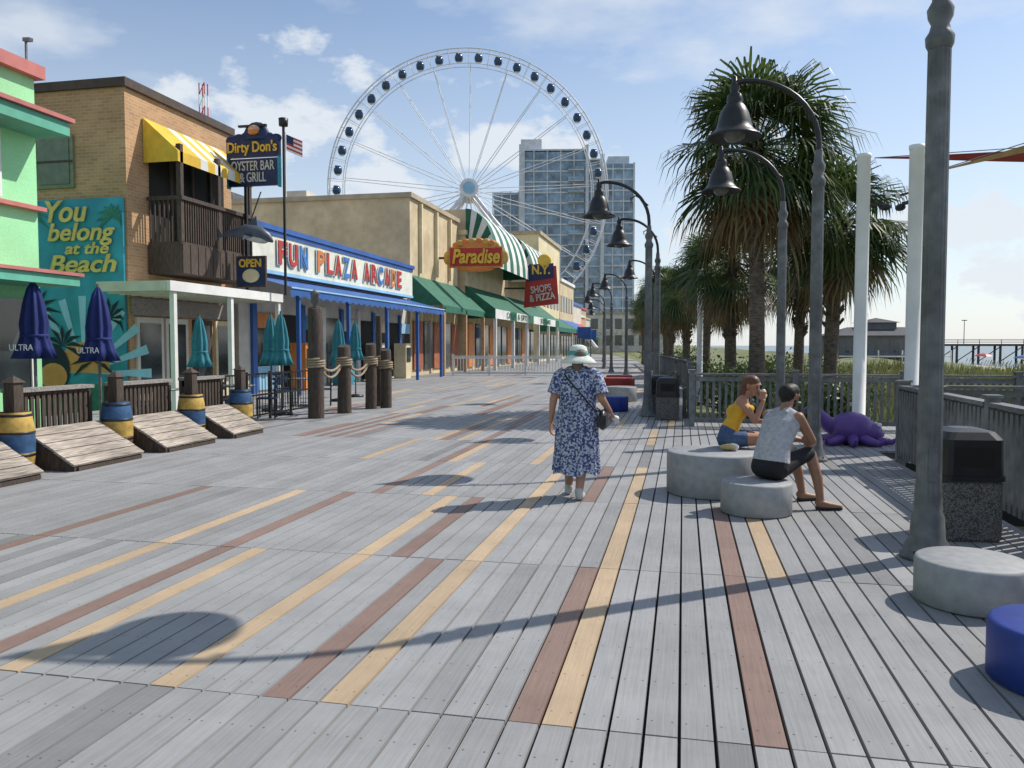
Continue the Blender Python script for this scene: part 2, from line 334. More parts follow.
# ------------------------------------------------------------ palms
def palm(name,loc,h,cr,seed,nf=52,lean=(0,0)):
    rg=random.Random(seed); q=MB()
    P=[];r=[]
    for i in range(9):
        t=i/8; P.append((lean[0]*t*t+.05*math.sin(3*t+seed),lean[1]*t*t,h*t)); r.append(.21-.05*t+(.06 if i==0 else 0)+rg.uniform(-.01,.01))
    q.tube(P,r,bark,12)
    top=Vector(P[-1])
    for i in range(90):   # leaf boots
        t=rg.uniform(.5,1); a=rg.uniform(0,6.28); k=t*8; j=min(7,int(k)); c=Vector(P[j]).lerp(Vector(P[j+1]),k-j)
        o=Vector((math.cos(a),math.sin(a),0)); q.beam(c+o*.13,c+o*(.3)+Vector((0,0,.22)),.07,.03,bark)
    for i in range(nf):
        el=R(rg.uniform(-55,80)) if i>6 else R(rg.uniform(-75,-50)); a=rg.uniform(0,6.28); dry=el<R(-42)
        d=Vector((math.cos(a)*math.cos(el),math.sin(a)*math.cos(el),math.sin(el)))
        pl=cr*rg.uniform(.38,.55); sd=d.cross(Vector((0,0,1))).normalized(); dr=.18 if el>-.3 else .1
        pts=[top+d*pl*t+Vector((0,0,-dr*pl*t*t+.1)) for t in (0,.35,.7,1)]
        q.tube(pts,[.03,.022,.018,.015],leafdry if dry else leaf,5,False)
        e_=pts[-1]; dd=(pts[-1]-pts[-2]).normalized(); nn=sd.cross(dd).normalized(); twist=rg.uniform(-.5,.5)
        sd2=(sd*math.cos(twist)+nn*math.sin(twist)).normalized(); nn=sd2.cross(dd).normalized()
        mt=leafdry if dry or rg.random()<.04 else leaf; bl=cr*rg.uniform(.45,.62); N=26
        for k in range(N):
            an=R(-115+230*k/(N-1)); ld=(dd*math.cos(an)+sd2*math.sin(an)+nn*(-.22*abs(math.sin(an)))+nn*rg.uniform(-.06,.06)).normalized()
            ln=bl*(.72+.28*math.cos(an*.75))*rg.uniform(.85,1.08); wv=ld.cross(nn).normalized()*(.03*cr/2.2)
            m1=e_+ld*ln*.5; t_=e_+ld*ln*.8+Vector((0,0,-.12*ln)); tip=e_+ld*ln*.92+Vector((0,0,-rg.uniform(.25,.5)*ln))
            q.add([e_,m1+wv,m1-wv,t_+wv*.6,t_-wv*.6,tip],[(0,2,1),(1,2,4,3),(3,4,5)],mt)
    return q.done(name,loc=loc)
def palmg(x,y,h,cr,seed,nf=52,lean=(0,0)):
    z=gz(x,y); return palm('palm_tree',(x,y,z),h-z,cr,seed,nf,lean)
pa=palmg(1.75,20.8,6.4,2.75,1,74); pb=palmg(3.9,23.2,4.8,2.4,2,62,(.3,0)); pc=palmg(1.6,27.9,4.3,2.2,3,56); pd=palmg(4.2,31,4.6,2.2,4,54); pe=palmg(.9,34,4.6,2.1,5,50)
for x,y,h,sd in ((.2,41,4.9,1),(-.7,49,4.8,2),(-1.2,60,5.5,0),(-2.5,72,5.5,1),(2.5,45,5,2),(-3.5,88,6,0),(-5,104,6,1),(3,56,5,0)):
    sdm=[pb,pc,pd][sd]; dup(sdm,(x,y,gz(x,y)-.2),random.uniform(0,6),h/4.9)
def shrub(x,y,rx,ry,h,n,seed,name='shrub'):
    rg=random.Random(seed); q=MB(); z0=gz(x,y)
    for i in range(14):
        a=rg.uniform(0,6.28); q.cyl((0,0,0),(math.cos(a)*rx*.6,math.sin(a)*ry*.6,h*rg.uniform(.5,.9)),.02,.008,bark,5,False)
    lumps=[(rg.uniform(-rx,rx)*.75,rg.uniform(-ry,ry)*.75,rg.uniform(.3,.75)*h,rg.uniform(.3,.5)*h) for _ in range(int(6+rx*ry*2))]
    for i in range(n):
        c=rg.choice(lumps); d=Vector((rg.gauss(0,1),rg.gauss(0,1),rg.gauss(0,1))).normalized()*c[3]*rg.uniform(.6,1.1)
        p=Vector(c[:3])+d; p.z=max(p.z,.05); a=Vector((rg.gauss(0,1),rg.gauss(0,1),rg.gauss(0,1))).normalized(); b_=a.cross(d.normalized()+Vector((.01,0,0))).normalized(); s_=rg.uniform(.05,.11)
        q.add([p-a*s_,p+b_*s_*.5,p+a*s_,p-b_*s_*.5],[(0,1,2,3)],shrubm)
    return q.done(name,loc=(x,y,z0))
shrub(2.5,19,1.9,1.2,1.6,3200,1); shrub(2,25,1.5,2.5,1.9,3000,3); shrub(5.0,28,1.5,2,1.5,2000,4); shrub(1,36,1.2,5,1.9,3000,5); shrub(0,50,1.5,7,2.2,2500,6); shrub(4.5,36,2.5,4,2.1,2500,8)
# dune grass
rg=random.Random(11); q=MB(); oat=M('sea_oat_head',(.4,.32,.15),.9)
for i in range(6500):
    y=rg.uniform(8,75) if i<3600 else rg.uniform(14,40); x=rg.uniform(3.3,33)
    if y<16.6 and x<8.3: continue
    z=gz(x,y)
    for k in range(5):
        a=rg.uniform(0,6.28); h=rg.uniform(.4,1.1); l=rg.uniform(.1,.4); c,s_=math.cos(a),math.sin(a); px=x+rg.uniform(-.15,.15); py=y+rg.uniform(-.15,.15); w_=.012+.0005*y
        q.add([(px-s_*w_,py+c*w_,z),(px+s_*w_,py-c*w_,z),(px+c*l*.4+s_*w_*.7,py+s_*l*.4-c*w_*.7,z+h*.6),(px+c*l*.4-s_*w_*.7,py+s_*l*.4+c*w_*.7,z+h*.6),(px+c*l,py+s_*l,z+h)],[(0,1,2,3),(3,2,4)],grassm)
    if rg.random()<.14: q.beam((x,y,z),(x+.1,y,z+1.1),.012,.012,oat); q.beam((x+.1,y,z+1.1),(x+.22,y,z+1.35),.04,.03,oat)
q.done('dune_grass',loc=(0,0,0))

# ------------------------------------------------------------ shade poles + sails
q=MB(); q.lathe((0,0,0),[(0,0),(.2,0),(.2,.02),(.11,.03),(.11,4.85),(.12,4.86),(.12,4.92),(0,4.93)],white,20); q.beam((.11,0,4.05),(.3,0,4.05),.05,.05,black); q.ball((.36,0,4.0),(.1,.07,.06),black)
q.beam((.1,0,4.2),(.36,0,4.2),.03,.03,black); q.ball((.4,0,4.2),(.05,.05,.05),white)
sp1=q.done('shade_sail_pole',loc=(3.03,15,0))
dup(sp1,(3.36,13.0,0),2.0,.93); dup(sp1,(.6,30.5,-.5),1.0)
def sail(pts,mat):
    q=MB(); N=14; a,b_,c=[Vector(p) for p in pts]; vs=[];idx={}
    for i in range(N+1):
        for j in range(N+1-i):
            u_,v_=i/N,j/N; w_=1-u_-v_; p=a*w_+b_*u_+c*v_; p=p+((a+b_+c)/3-p)*.3*(u_*v_+v_*w_+u_*w_); p.z-=.15*(u_*v_+v_*w_+u_*w_)
            idx[i,j]=len(vs); vs.append(p)
    fs=[]
    for i in range(N):
        for j in range(N-i):
            fs.append((idx[i,j],idx[i+1,j],idx[i,j+1]))
            if j<N-i-1: fs.append((idx[i+1,j],idx[i+1,j+1],idx[i,j+1]))
    q.add(vs,fs,mat,True)
    for i,j in ((a,b_),(b_,c),(c,a)): q.cyl(i,j,.008,.008,grey_metal,5,False)
    return q.done('shade_sail')
sail([(3.2,15,4.85),(10,15.6,5.15),(9,18.5,5.25)],M('sail_red',(.45,.05,.06),.8)); sail([(3.5,13.0,4.15),(9.5,13.6,6.0),(9.2,15,5.6)],M('sail_tan',(.6,.42,.22),.8))

# purple octopus sculpture
q=MB(); pur=M('purple_fibreglass',(.12,.06,.26),.4,.15,5)
q.ball((.1,0,.26),(.36,.3,.27),pur,22,14); q.ball((.36,-.04,.2),(.22,.2,.18),pur,16,10)
q.tube([(-.1,0,.25),(-.3,-.03,.35),(-.45,-.05,.52),(-.58,-.05,.6),(-.66,-.05,.56)],[.16,.12,.08,.05,.02],pur,12)
for a in (-140,-100,-60,-20,30,80,130):
    c,s_=math.cos(R(a)),math.sin(R(a)); q.tube([(c*.2+.1,s_*.2,.12),(c*.45+.1,s_*.4,.07),(c*.62+.1,s_*.55,.06),(c*.7+.12,s_*.65,.14)],[.1,.07,.045,.015],pur,10)
for sy in (-.12,.06): q.ball((.5,sy,.32),.045,white); q.ball((.54,sy,.325),.022,black)
q.done('octopus_sculpture',loc=(2.6,13.9,0),rz=.1)

# ------------------------------------------------------------ pier + pier house + beach umbrellas
q=MB(); pw=M('pier_timber',(.09,.085,.08),.9)
q.bx(38,260,222,227,1.35,1.9,pw)
for x in range(38,260,5):
    for y in (222.6,226.4): q.cyl((x,y,-6),(x,y,1.4),.3,.3,pw,6)
    q.beam((x,222.6,-2.5),(x+5,222.6,1.2),.2,.2,pw)
    q.bx(x-.06,x+.06,222,222.1,1.9,3,pw)
for z in (2.3,2.65,3): q.bx(38,260,221.9,222,z-.06,z+.06,pw)
for x in (70,100,130): q.cyl((x,224,1.9),(x,224,8),.1,.08,pw,6); q.bx(x-.6,x+.6,223.8,224.2,7.8,8,pw)
q.done('fishing_pier')
q=MB(); rf=M('roof_slate',(.07,.075,.085),.8); wl=M('pier_house_wall',(.14,.15,.16),.8)
q.bx(-8,8,-6,6,-4,3.8,wl); q.add([(-9,-7,3.8),(9,-7,3.8),(9,7,3.8),(-9,7,3.8),(-5,0,5.4),(5,0,5.4)],[(0,1,5,4),(1,2,5),(2,3,4,5),(3,0,4),(3,2,1,0)],rf)
q.bx(-3,3,-2,2,4.5,6.2,wl); q.add([(-3.6,-2.6,6.2),(3.6,-2.6,6.2),(3.6,2.6,6.2),(-3.6,2.6,6.2),(0,0,7.1)],[(0,1,4),(1,2,4),(2,3,4),(3,0,4)],rf)
for x in (-7,-4.5,-2,.5,3,5.5): q.bx(x,x+1.6,-6.05,-5.98,.8,2.6,darkglass)
q.bx(-10,10,-8,-6.1,.0,.25,white); 
for x in range(-10,11,4): q.bx(x-.1,x+.1,-8,-7.8,-4,1.2,white)
q.done('pier_house',loc=(34.5,158,-.5),rz=.1)
for i,c in enumerate([red,blue,yellow,green_t,blue,orange,red,blue,teal]):
    q=MB(); q.cyl((0,0,0),(0,0,2.1),.03,.03,white,6); q.lathe((0,0,0),[(1.2,1.75),(.8,2.0),(0,2.2)],c,8,False)
    x=40+2.3*i+random.uniform(-.6,.6); y=120+random.uniform(-6,10); q.done('beach_umbrella',loc=(x,y,gz(x,y)))

# ------------------------------------------------------------ ferris wheel
wh=M('wheel_white',(.72,.74,.77),.4,.03); cab=M('gondola_glass',(.03,.07,.14),.2,.2)
q=MB(); Rw=27.3; Ri=24.4
for yy in (-1.1,1.1):
    for rr,w_ in ((Rw,.13),(Ri,.08)):
        q.tube([(rr*math.cos(2*math.pi*k/84),yy,rr*math.sin(2*math.pi*k/84)) for k in range(85)],w_,wh,6,False)
p=lambda r_,t,y_:(r_*math.cos(t),y_,r_*math.sin(t))
for k in range(42):
    a=2*math.pi*(k+.5)/42
    for yy in (-1.1,1.1): q.cyl(p(Rw,a,yy),p(Ri,a,yy),.05,.05,wh,4,False)
    q.cyl(p(Rw,a,-1.1),p(Rw,a,1.1),.05,.05,wh,4,False)
for k in range(21):
    a=2*math.pi*k/21+.06
    for yy,hy in ((-1.1,-2.4),(1.1,2.4)): q.cyl((1.4*math.cos(a),hy,1.4*math.sin(a)),p(Ri,a,yy),.07,.07,wh,4,False)
for k in range(42):
    a=2*math.pi*k/42; rr=Rw-1.5; x,z=rr*math.cos(a),rr*math.sin(a)
    q.ball((x,0,z-.05),(.85,1.0,.98),cab,10,8); q.lathe((x,0,z),[(.0,1.02),(.5,.9),(.62,.78)],wh,10); q.lathe((x,0,z),[(.55,-.8),(.4,-.98),(0,-1.06)],wh,10)
    for yy in (-1.1,1.1): q.cyl(p(Rw,a,yy),(x,yy*.6,z+.3),.06,.06,wh,4)
q.cyl((0,-3.4,0),(0,3.4,0),1.2,1.2,wh,24); q.cyl((0,-3.7,0),(0,-3.4,0),1.8,1.8,wh,28); q.cyl((0,3.4,0),(0,3.7,0),1.8,1.8,wh,28)
q.cyl((0,-3.78,0),(0,-3.7,0),1.2,1.2,ltblue,28)
for sx in (-1,1):
    for sy in (-1,1): q.tube([(0,sy*3.0,0),(sx*25,sy*7,-31.8)],[.35,.45],wh,10)
q.bx(-27,27,-9,9,-32,-30.6,offwhite)
wheel=q.done('ferris_wheel',loc=(-41.5,153.7,31.8),rz=R(15))

# ------------------------------------------------------------ hotel
glassb=M('hotel_glass',(.2,.3,.4),.15,.55,.25,spec=.8,dirt=.3); hcon=M('hotel_concrete_hazed',(.58,.61,.64),.7,.06)  # distance haze is put into the concrete colour by lightening it
q=MB()
def tower(x0,x1,y0,y1,h,bay,fl=3.0,fins=True):
    q.bx(x0+.3,x1-.3,y0+.3,y1-.3,0,h-.5,glassb)
    n=int(h/fl)
    for i in range(n+1): q.bx(x0,x1,y0,y1,i*fl-.22 if i else -.5,i*fl+.22,hcon)
    m_=int((x1-x0)/bay)
    for i in range(m_+1):
        x=x0+(x1-x0)*i/m_; 
        if fins: q.bx(x-.16,x+.16,y0-.08,y0+.35,0,h-.3,hcon)
    for i in range(int((y1-y0)/bay)+1): 
        y=y0+(y1-y0)*i/int((y1-y0)/bay); q.bx(x1-.35,x1+.08,y-.22,y+.22,0,h-.3,hcon)
tower(-12,7,0,20,57,3.2); tower(11,20,-2.5,16,53,2.4); tower(-20,-12.4,2,20,46,2.4); tower(7.3,10.7,-1,16,54.5,1.7)
q.bx(-12,-6,4,16,57.3,61,hcon); q.bx(-12.4,-10.8,-.6,0,0,58.5,hcon); q.bx(6.4,7.2,-1.6,-.1,0,58,hcon); q.bx(10.6,11.6,-3,-2.6,0,55,hcon); q.bx(13,19,2,12,53.3,55.5,hcon)
for i in range(18): q.bx(1.5,6,-1.2,-.1,3*i+.3,3*i+1.2,glassb); q.bx(1.5,6,-1.3,-.1,3*i+.0,3*i+.25,hcon)
q.done('hotel_tower',loc=(-34,228,0),rz=R(10))

# ------------------------------------------------------------ mint building (left)
q=MB()
q.bx(-22,-11,-6,12.0,-.1,6.2,green_w); q.bx(-22.1,-10.85,-6.1,12.1,6.2,6.42,pink); q.bx(-10.998,-10.35,-6,12.05,5.2,5.42,green_t); q.bx(-10.999,-10.28,-6,12.1,5.43,5.5,pink)
q.bx(-10.998,-10.85,-6,12.05,3.93,4.0,pink); q.bx(-10.998,-10.1,-6,11.9,2.62,2.78,green_t); q.bx(-10.999,-10.05,-6,11.95,2.785,2.84,pink)
for y in (8.9,5.5):
    q.bx(-10.998,-10.93,y,y+2.3,4.05,5.15,white); q.bx(-10.929,-10.92,y+.12,y+1.08,4.15,5.05,offwhite); q.bx(-10.929,-10.92,y+1.2,y+2.18,4.15,5.05,offwhite)
for y in (10,7.6,5.2): q.bx(-10.998,-10.95,y,y+1.7,.9,2.4,darkglass); q.bx(-10.998,-10.92,y-.1,y,.8,2.5,white); q.bx(-10.998,-10.92,y+1.7,y+1.8,.8,2.5,white)
q.lathe((-10.6,9.3,6.5),[(0,0),(.06,.02),(.25,.2),(.26,.25),(0,.27)],grey_metal,16); q.beam((-11,9.3,6.4),(-10.6,9.3,6.6),.05,.05,grey_metal)
q.beam((-10.95,11.8,6.4),(-10.95,11.8,6.8),.03,.03,grey_metal); q.beam((-10.98,11.8,6.79),(-10.8,11.75,6.76),.07,.06,grey_metal)
q.done('mint_shop')

# ------------------------------------------------------------ brick restaurant
e=empty('brick_restaurant',(-16,20,0))
q=MB()
q.bx(-24,-14,18.2,23.1,-.1,8.2,brick); q.bx(-24.1,-13.9,18.1,23.2,8.2,8.42,M('parapet_cap',(.08,.06,.05),.8))
q.bx(-17.6,-15.5,18.12,18.198,5.7,7.05,M('old_window_frame',(.2,.22,.14),.6)); q.bx(-17.5,-16.6,18.09,18.119,5.8,6.95,green_t); q.bx(-16.5,-15.6,18.09,18.119,5.8,6.95,M('old_window_glass',(.12,.16,.1),.2)); q.bx(-17.6,-15.5,18.07,18.089,6.35,6.4,wood_dk)
q.bx(-13.998,-13.96,19.1,22.6,4.3,7.0,black_in)
for y in (19.9,20.9,21.8): q.bx(-13.955,-13.9,y,y+.1,4.4,7.0,wood_dk)
# balcony
by0,by1,bx1=18.95,22.5,-12.95
q.bx(-13.95,bx1,by0,by1,3.5,4.35,wood_dk)
for k in range(10): 
    y=by0+k*(by1-by0-.06)/10; q.bx(bx1+.002,bx1+.02,y+.02,y+.33,3.52,4.3,wood_dk)
for k in range(34):
    y=by0+.02+k*(by1-by0-.06)/33; q.beam((bx1-.03,y,4.35),(bx1-.03,y,5.45),.04,.04,wood_dk)
for k in range(7):
    x=-13.9+k*.14; q.beam((x,by0+.03,4.35),(x,by0+.03,5.45),.04,.04,wood_dk)
q.bx(bx1-.08,bx1+.05,by0-.03,by1,5.45,5.55,wood_dk); q.bx(-13.95,bx1-.09,by0-.02,by0+.1,5.45,5.55,wood_dk)
for y in (by0,20.7,by1-.13): q.bx(bx1-.13,bx1-.0,y,y+.13,4.36,6.9,wood_dk)
yw=M('awning_yellow',(.72,.46,.05),.8,.1)
NS=11
for k in range(NS):
    w_=(by1-by0+.2)/NS; y=by0-.1+k*w_; mt=yw if (k%2==0 or k<3) else white
    q.add([(-13.97,y,7.6),(-13.97,y+w_,7.6),(-12.95,y+w_,6.7),(-12.95,y,6.7),(-12.95,y,6.42),(-12.95,y+w_,6.42)],[(0,3,2,1),(3,4,5,2)],mt)
q.add([(-13.97,by0-.1,7.6),(-12.95,by0-.1,6.7),(-12.95,by0-.1,6.42),(-13.97,by0-.1,6.42)],[(0,1,2,3)],yw)
# porch
q.bx(-13.98,-12.0,17.1,22.4,3.0,3.1,white); q.bx(-12.05,-11.95,17.0,22.5,2.92,3.16,white); q.bx(-13.98,-12.06,17.0,17.1,2.92,3.16,offwhite)
for k in range(12): q.bx(-13.9,-12.06,17.3+k*.43,17.36+k*.43,2.88,2.995,offwhite)
for y in (17.2,19.7,22.3): q.bx(-12.12,-12.0,y,y+.12,0,2.98,white)
for y,wd,mt in ((18.4,1.1,offwhite),(19.6,1.0,offwhite),(20.9,.9,wood_dk),(22.0,1.0,cream)):
    q.bx(-13.999,-13.93,y,y+wd,.05,2.35,mt); q.bx(-13.93,-13.92,y+.12,y+wd-.12,.7,2.2,darkglass)
q.bx(-13.99,-13.9,18.25,23.0,2.4,2.85,wood_grey)
setpar(q.done('walls'),e)
q=MB()
q.bx(-19,-14.05,18.1,18.17,-.1,5.4,teal)
dk=M('mural_dark',(.015,.03,.04),.8,.1); mg=M('mural_green',(.04,.2,.14),.8,.2); mo=M('mural_orange',(.65,.3,.1),.8,.1)
q.bx(-19,-14.05,18.07,18.098,-.1,.6,mg)
for i in range(11):
    a=R(18*i); cx,cz=-15.3,.9
    q.add([(cx,18.09,cz),(cx+2.0*math.cos(a-.06),18.09,cz+2.0*math.sin(a-.06)),(cx+2.0*math.cos(a+.06),18.09,cz+2.0*math.sin(a+.06))],[(0,1,2)],ltblue)
q.add([(-15.3+.8*math.cos(R(15*i)),18.085,.9+.8*math.sin(R(15*i))) for i in range(13)],[tuple(range(13))],mo)
kk=0
for px,pz,ln in ((-16.8,5.0,.6),(-14.5,2.3,.7),(-14.35,4.9,.5),(-16.7,2.5,.8),(-15.9,1.6,.7),(-15.0,1.2,.7)):
    for k in range(9):
        kk+=1; a=R(-20+k*28); pp=[(px,pz),(px+ln*.5*math.cos(a)-.06*math.sin(a),pz+ln*.5*math.sin(a)+.06*math.cos(a)),(px+ln*math.cos(a),pz+ln*math.sin(a)-.15),(px+ln*.5*math.cos(a)+.05*math.sin(a),pz+ln*.5*math.sin(a)-.05*math.cos(a))]
        q.add([(min(a_,-14.07),18.08-.0004*kk,min(b_,5.38)) for a_,b_ in pp],[(0,1,2,3)],dk if pz<3 else mg)
q.add([(-16.2+.5*math.cos(R(20*i)),18.053,1.0+.62*math.sin(R(20*i))) for i in range(18)],[tuple(range(18))],dk); q.add([(-16.2+.42*math.cos(R(20*i)),18.05,.8+.35*math.sin(R(20*i))) for i in range(18)],[tuple(range(18))],mo)
mur=q.done('mural'); setpar(mur,e)
ly=M('mural_letter_yellow',(.72,.56,.16),.7,.1)
txt(mur,'You',(-15.75,18.03,5.05),FY,1.25,.56,ly,.015,shear=.25,bold=.02); txt(mur,'belong',(-15.3,18.03,4.52),FY,2.0,.6,ly,.015,shear=.25,bold=.02)
txt(mur,'at the',(-15.1,18.03,4.1),FY,1.3,.3,ly,.015,shear=.25,bold=.02); txt(mur,'Beach',(-15.25,18.03,3.7),FY,2.0,.46,ly,.015,shear=.25,bold=.02)
# oyster bar sign
q=MB(); sx,sy=-12.55,21.9
q.bx(sx-.8,sx+.8,sy,sy+.12,6.35,7.15,navy); q.bx(sx-.85,sx+.85,sy-.02,sy+.14,7.2,7.75,navy); q.bx(sx-.86,sx-.8,sy-.01,sy+.13,6.3,7.2,teal); q.bx(sx+.8,sx+.86,sy-.01,sy+.13,6.3,7.2,teal)
for k in range(7): q.ball((sx-.72+.24*k,sy+.06,7.72+.1*math.sin(k*math.pi/6)),(.2,.07,.14),navy,10,6)
q.lathe((sx+.1,sy+.06,7.8),[(.42,-.1),(.42,.1),(.32,.3),(.16,.4),(.0,.43)],navy,16,sy=.4); q.bx(sx-.4,sx+.5,sy-.12,sy-.03,8.05,8.11,black)
q.ball((sx+.1,sy-.1,7.98),(.19,.08,.12),M('skin_paint',(.6,.35,.2),.6)); q.ball((sx+.1,sy-.13,7.89),(.18,.07,.08),orange)
q.beam((sx-.3,sy+.1,6.35),(sx-.3,sy+.1,3.2),.08,.08,black); q.beam((sx+.95,sy+.1,8.2),(sx+.95,sy+.1,3.1),.06,.06,black); q.lathe((sx+.95,sy+.1,8.05),[(.0,0),(.13,.02),(.14,.24),(0,.28)],black,12)
sg=q.done('oyster_bar_sign'); 
txt(sg,"Dirty Don's",(sx,sy-.05,7.46),FY,1.6,.42,yellow,.02,bold=.02); txt(sg,"OYSTER BAR\n& GRILL",(sx,sy-.02,6.75),FY,1.4,.62,offwhite,.015,bold=.01)
# shark hanging
q=MB(); shk=M('shark_grey',(.07,.08,.11),.4,.2)
q.tube([(-.6,0,-.35),(-.4,0,-.2),(0,0,0),(.35,0,.08),(.6,0,.05),(.78,0,-.02)],[.03,.1,.22,.21,.14,.03],shk,14)
q.plate([(-.05,-.02,.18),(.1,-.02,.52),(.25,-.02,.2)],(0,1,0),.04,shk); q.plate([(-.58,-.02,-.35),(-.85,-.02,-.1),(-.7,-.02,-.4),(-.82,-.02,-.68)],(0,1,0),.04,shk); q.plate([(.0,-.15,-.1),(.1,-.55,-.3),(.25,-.15,-.08)],(0,0,1),.03,shk)
q.ball((.15,0,-.07),(.5,.17,.15),M('shark_belly',(.5,.5,.5),.5)); q.beam((0,.0,.2),(0,.0,1.2),.03,.03,black)
shk_=q.done('shark_figure',loc=(-12.2,20.9,4.85),rz=.3); shk_.rotation_euler=(0,R(20),.3)
q=MB(); q.bx(-.42,.42,-.05,.05,0,.8,navy); q.bx(-.47,.47,-.04,.04,-.05,.85,wood_dk); q.ball((0,-.05,.28),(.28,.03,.2),cream); q.beam((0,0,.85),(0,0,1.4),.04,.04,black); so=q.done('open_sign',loc=(-12.3,21.3,3.35)); txt(so,'OPEN',(-12.3,21.23,3.98),FY,.7,.24,yellow,.02,bold=.03)
# flag
q=MB(); q.cyl((0,0,0),(0,0,3.6),.035,.025,white,8)
for i in range(8):
    z=3.5-.11*i; n_=10
    for k in range(n_):
        x0,x1=.04+k*.1,.04+(k+1)*.1; y=lambda x:.09*math.sin(x*5)
        dz=lambda x:-.45*x
        q.quad([(x0,y(x0),z-.11+dz(x0)),(x1,y(x1),z-.11+dz(x1)),(x1,y(x1),z+dz(x1)),(x0,y(x0),z+dz(x0))],navy if (i<4 and k<4) else (red if i%2==0 else white))
q.done('flag_on_pole',loc=(-21.3,40.6,9.6))
# distant red-white mast
q=MB()
for k in range(8): 
    for a,b_ in ((-.5,-.5),(.5,-.5),(.5,.5),(-.5,.5)): q.beam((a,b_,k*2),(a,b_,k*2+2),.14,.14,red if k%2 else white)
    q.beam((-.5,-.5,k*2),(.5,-.5,k*2+2),.1,.1,red if k%2 else white)
q.bx(-.6,.6,-.6,.6,-30,0,grey_metal); q.done('radio_mast',loc=(-82,127,31))

# ------------------------------------------------------------ arcade
e=empty('arcade_building',(-15,31,0)); q=MB()
sgp=M('arcade_sign_panel',(.72,.72,.6),.5,.08)
q.bx(-26,-14,23.4,39.5,-.1,5.25,offwhite); q.bx(-13.999,-13.5,23.3,38.9,4.0,5.45,sgp); q.bx(-14.6,-13.4,23.2,39,5.45,5.62,blue); q.bx(-13.499,-13.46,23.3,38.9,5.3,5.44,blue); q.bx(-13.499,-13.46,23.3,38.9,4.0,4.12,ltblue)
n_=60
for k in range(n_):
    y=22.9+k*(39.2-22.9)/n_; y1=y+(39.2-22.9)/n_
    mt=blue
    q.add([(-13.98,y,3.98),(-13.98,y1,3.98),(-11.9,y1,3.42),(-11.9,y,3.42),(-11.9,y,3.12+.05*(k%2)),(-11.9,y1,3.12+.05*(k%2))],[(0,3,2,1),(3,4,5,2)],mt)
q.bx(-11.89,-11.86,22.9,39.2,3.38,3.43,ltblue)
cols=[ltblue,offwhite,orange,cream,teal]
y=24.1; i=0
while y<39:
    q.bx(-13.999,-13.9,y,y+.28,0,3.1,white if i%2 else blue); q.bx(-13.998,-13.97,y+.28,y+1.7,.1,2.7,black_in if i%3 else darkglass)
    if i%2==0: q.bx(-13.969,-13.93,y+.35,y+1.6,.1,.9,cols[i%5]); q.bx(-13.969,-13.93,y+.35,y+1.6,2.2,2.7,cols[(i+2)%5])
    else: q.bx(-13.7,-13.1,y+.4,y+1.1,0,1.7,cols[(i+1)%5]); q.bx(-13.09,-13.07,y+.48,y+1.02,.8,1.5,darkglass)
    y+=1.75; i+=1
for y in (23.6,27.5,31.4,35.3,39): q.bx(-12.1,-11.98,y,y+.12,0,3.4,blue)
setpar(q.done('walls'),e)
bl=M('letter_blue',(.05,.2,.5),.5)
full='FUN PLAZA ARCADE'; y=24.9
for i,ch in enumerate(full):
    if ch!=' ':
        txt(e,ch,(-13.45,y+.36,4.72),FX,.7,.88,white,.015,bold=.06); txt(e,ch,(-13.42,y+.36,4.72),FX,.6,.8,[red,red,bl,red,orange][i%5],.015,bold=.03)
    y+=.8 if ch!=' ' else .55
# ------------------------------------------------------------ beige block
q=MB(); terra=M('terracotta',(.35,.12,.06),.7)
q.bx(-40,-14,40,49,-.1,9.3,beige); q.bx(-40.1,-13.85,39.85,49.1,9.3,9.55,tan); q.bx(-38,-20,49.2,60,-.1,10.4,tan); q.bx(-32,-30.5,39.7,39.99,0,9.2,beige)
for y in (41.5,44.3,47): q.bx(-13.999,-13.8,y-.1,y+.1,5.5,9.2,cream)
q.bx(-28,-26,43,45,9.55,10.6,grey_metal); q.bx(-22,-20.8,42,43.2,9.55,10.3,offwhite)
for k in range(10):
    y=40+k*.9; q.add([(-13.98,y,5.3),(-13.98,y+.88,5.3),(-12.2,y+.88,3.7),(-12.2,y,3.7),(-12.2,y,3.35),(-12.2,y+.88,3.35)],[(0,3,2,1),(3,4,5,2)],dgreen)
q.add([(-13.98,40,5.3),(-12.2,40,3.7),(-13.98,40,3.7)],[(0,1,2)],dgreen)
for k in range(5): q.bx(-13.999,-13.9,40.3+1.75*k,41.8+1.75*k,.3,2.9,darkglass if k%2 else terra)
for y in (40.2,44.5,48.7): q.bx(-12.4,-12.2,y,y+.2,0,3.6,brick)
q.done('beige_store')
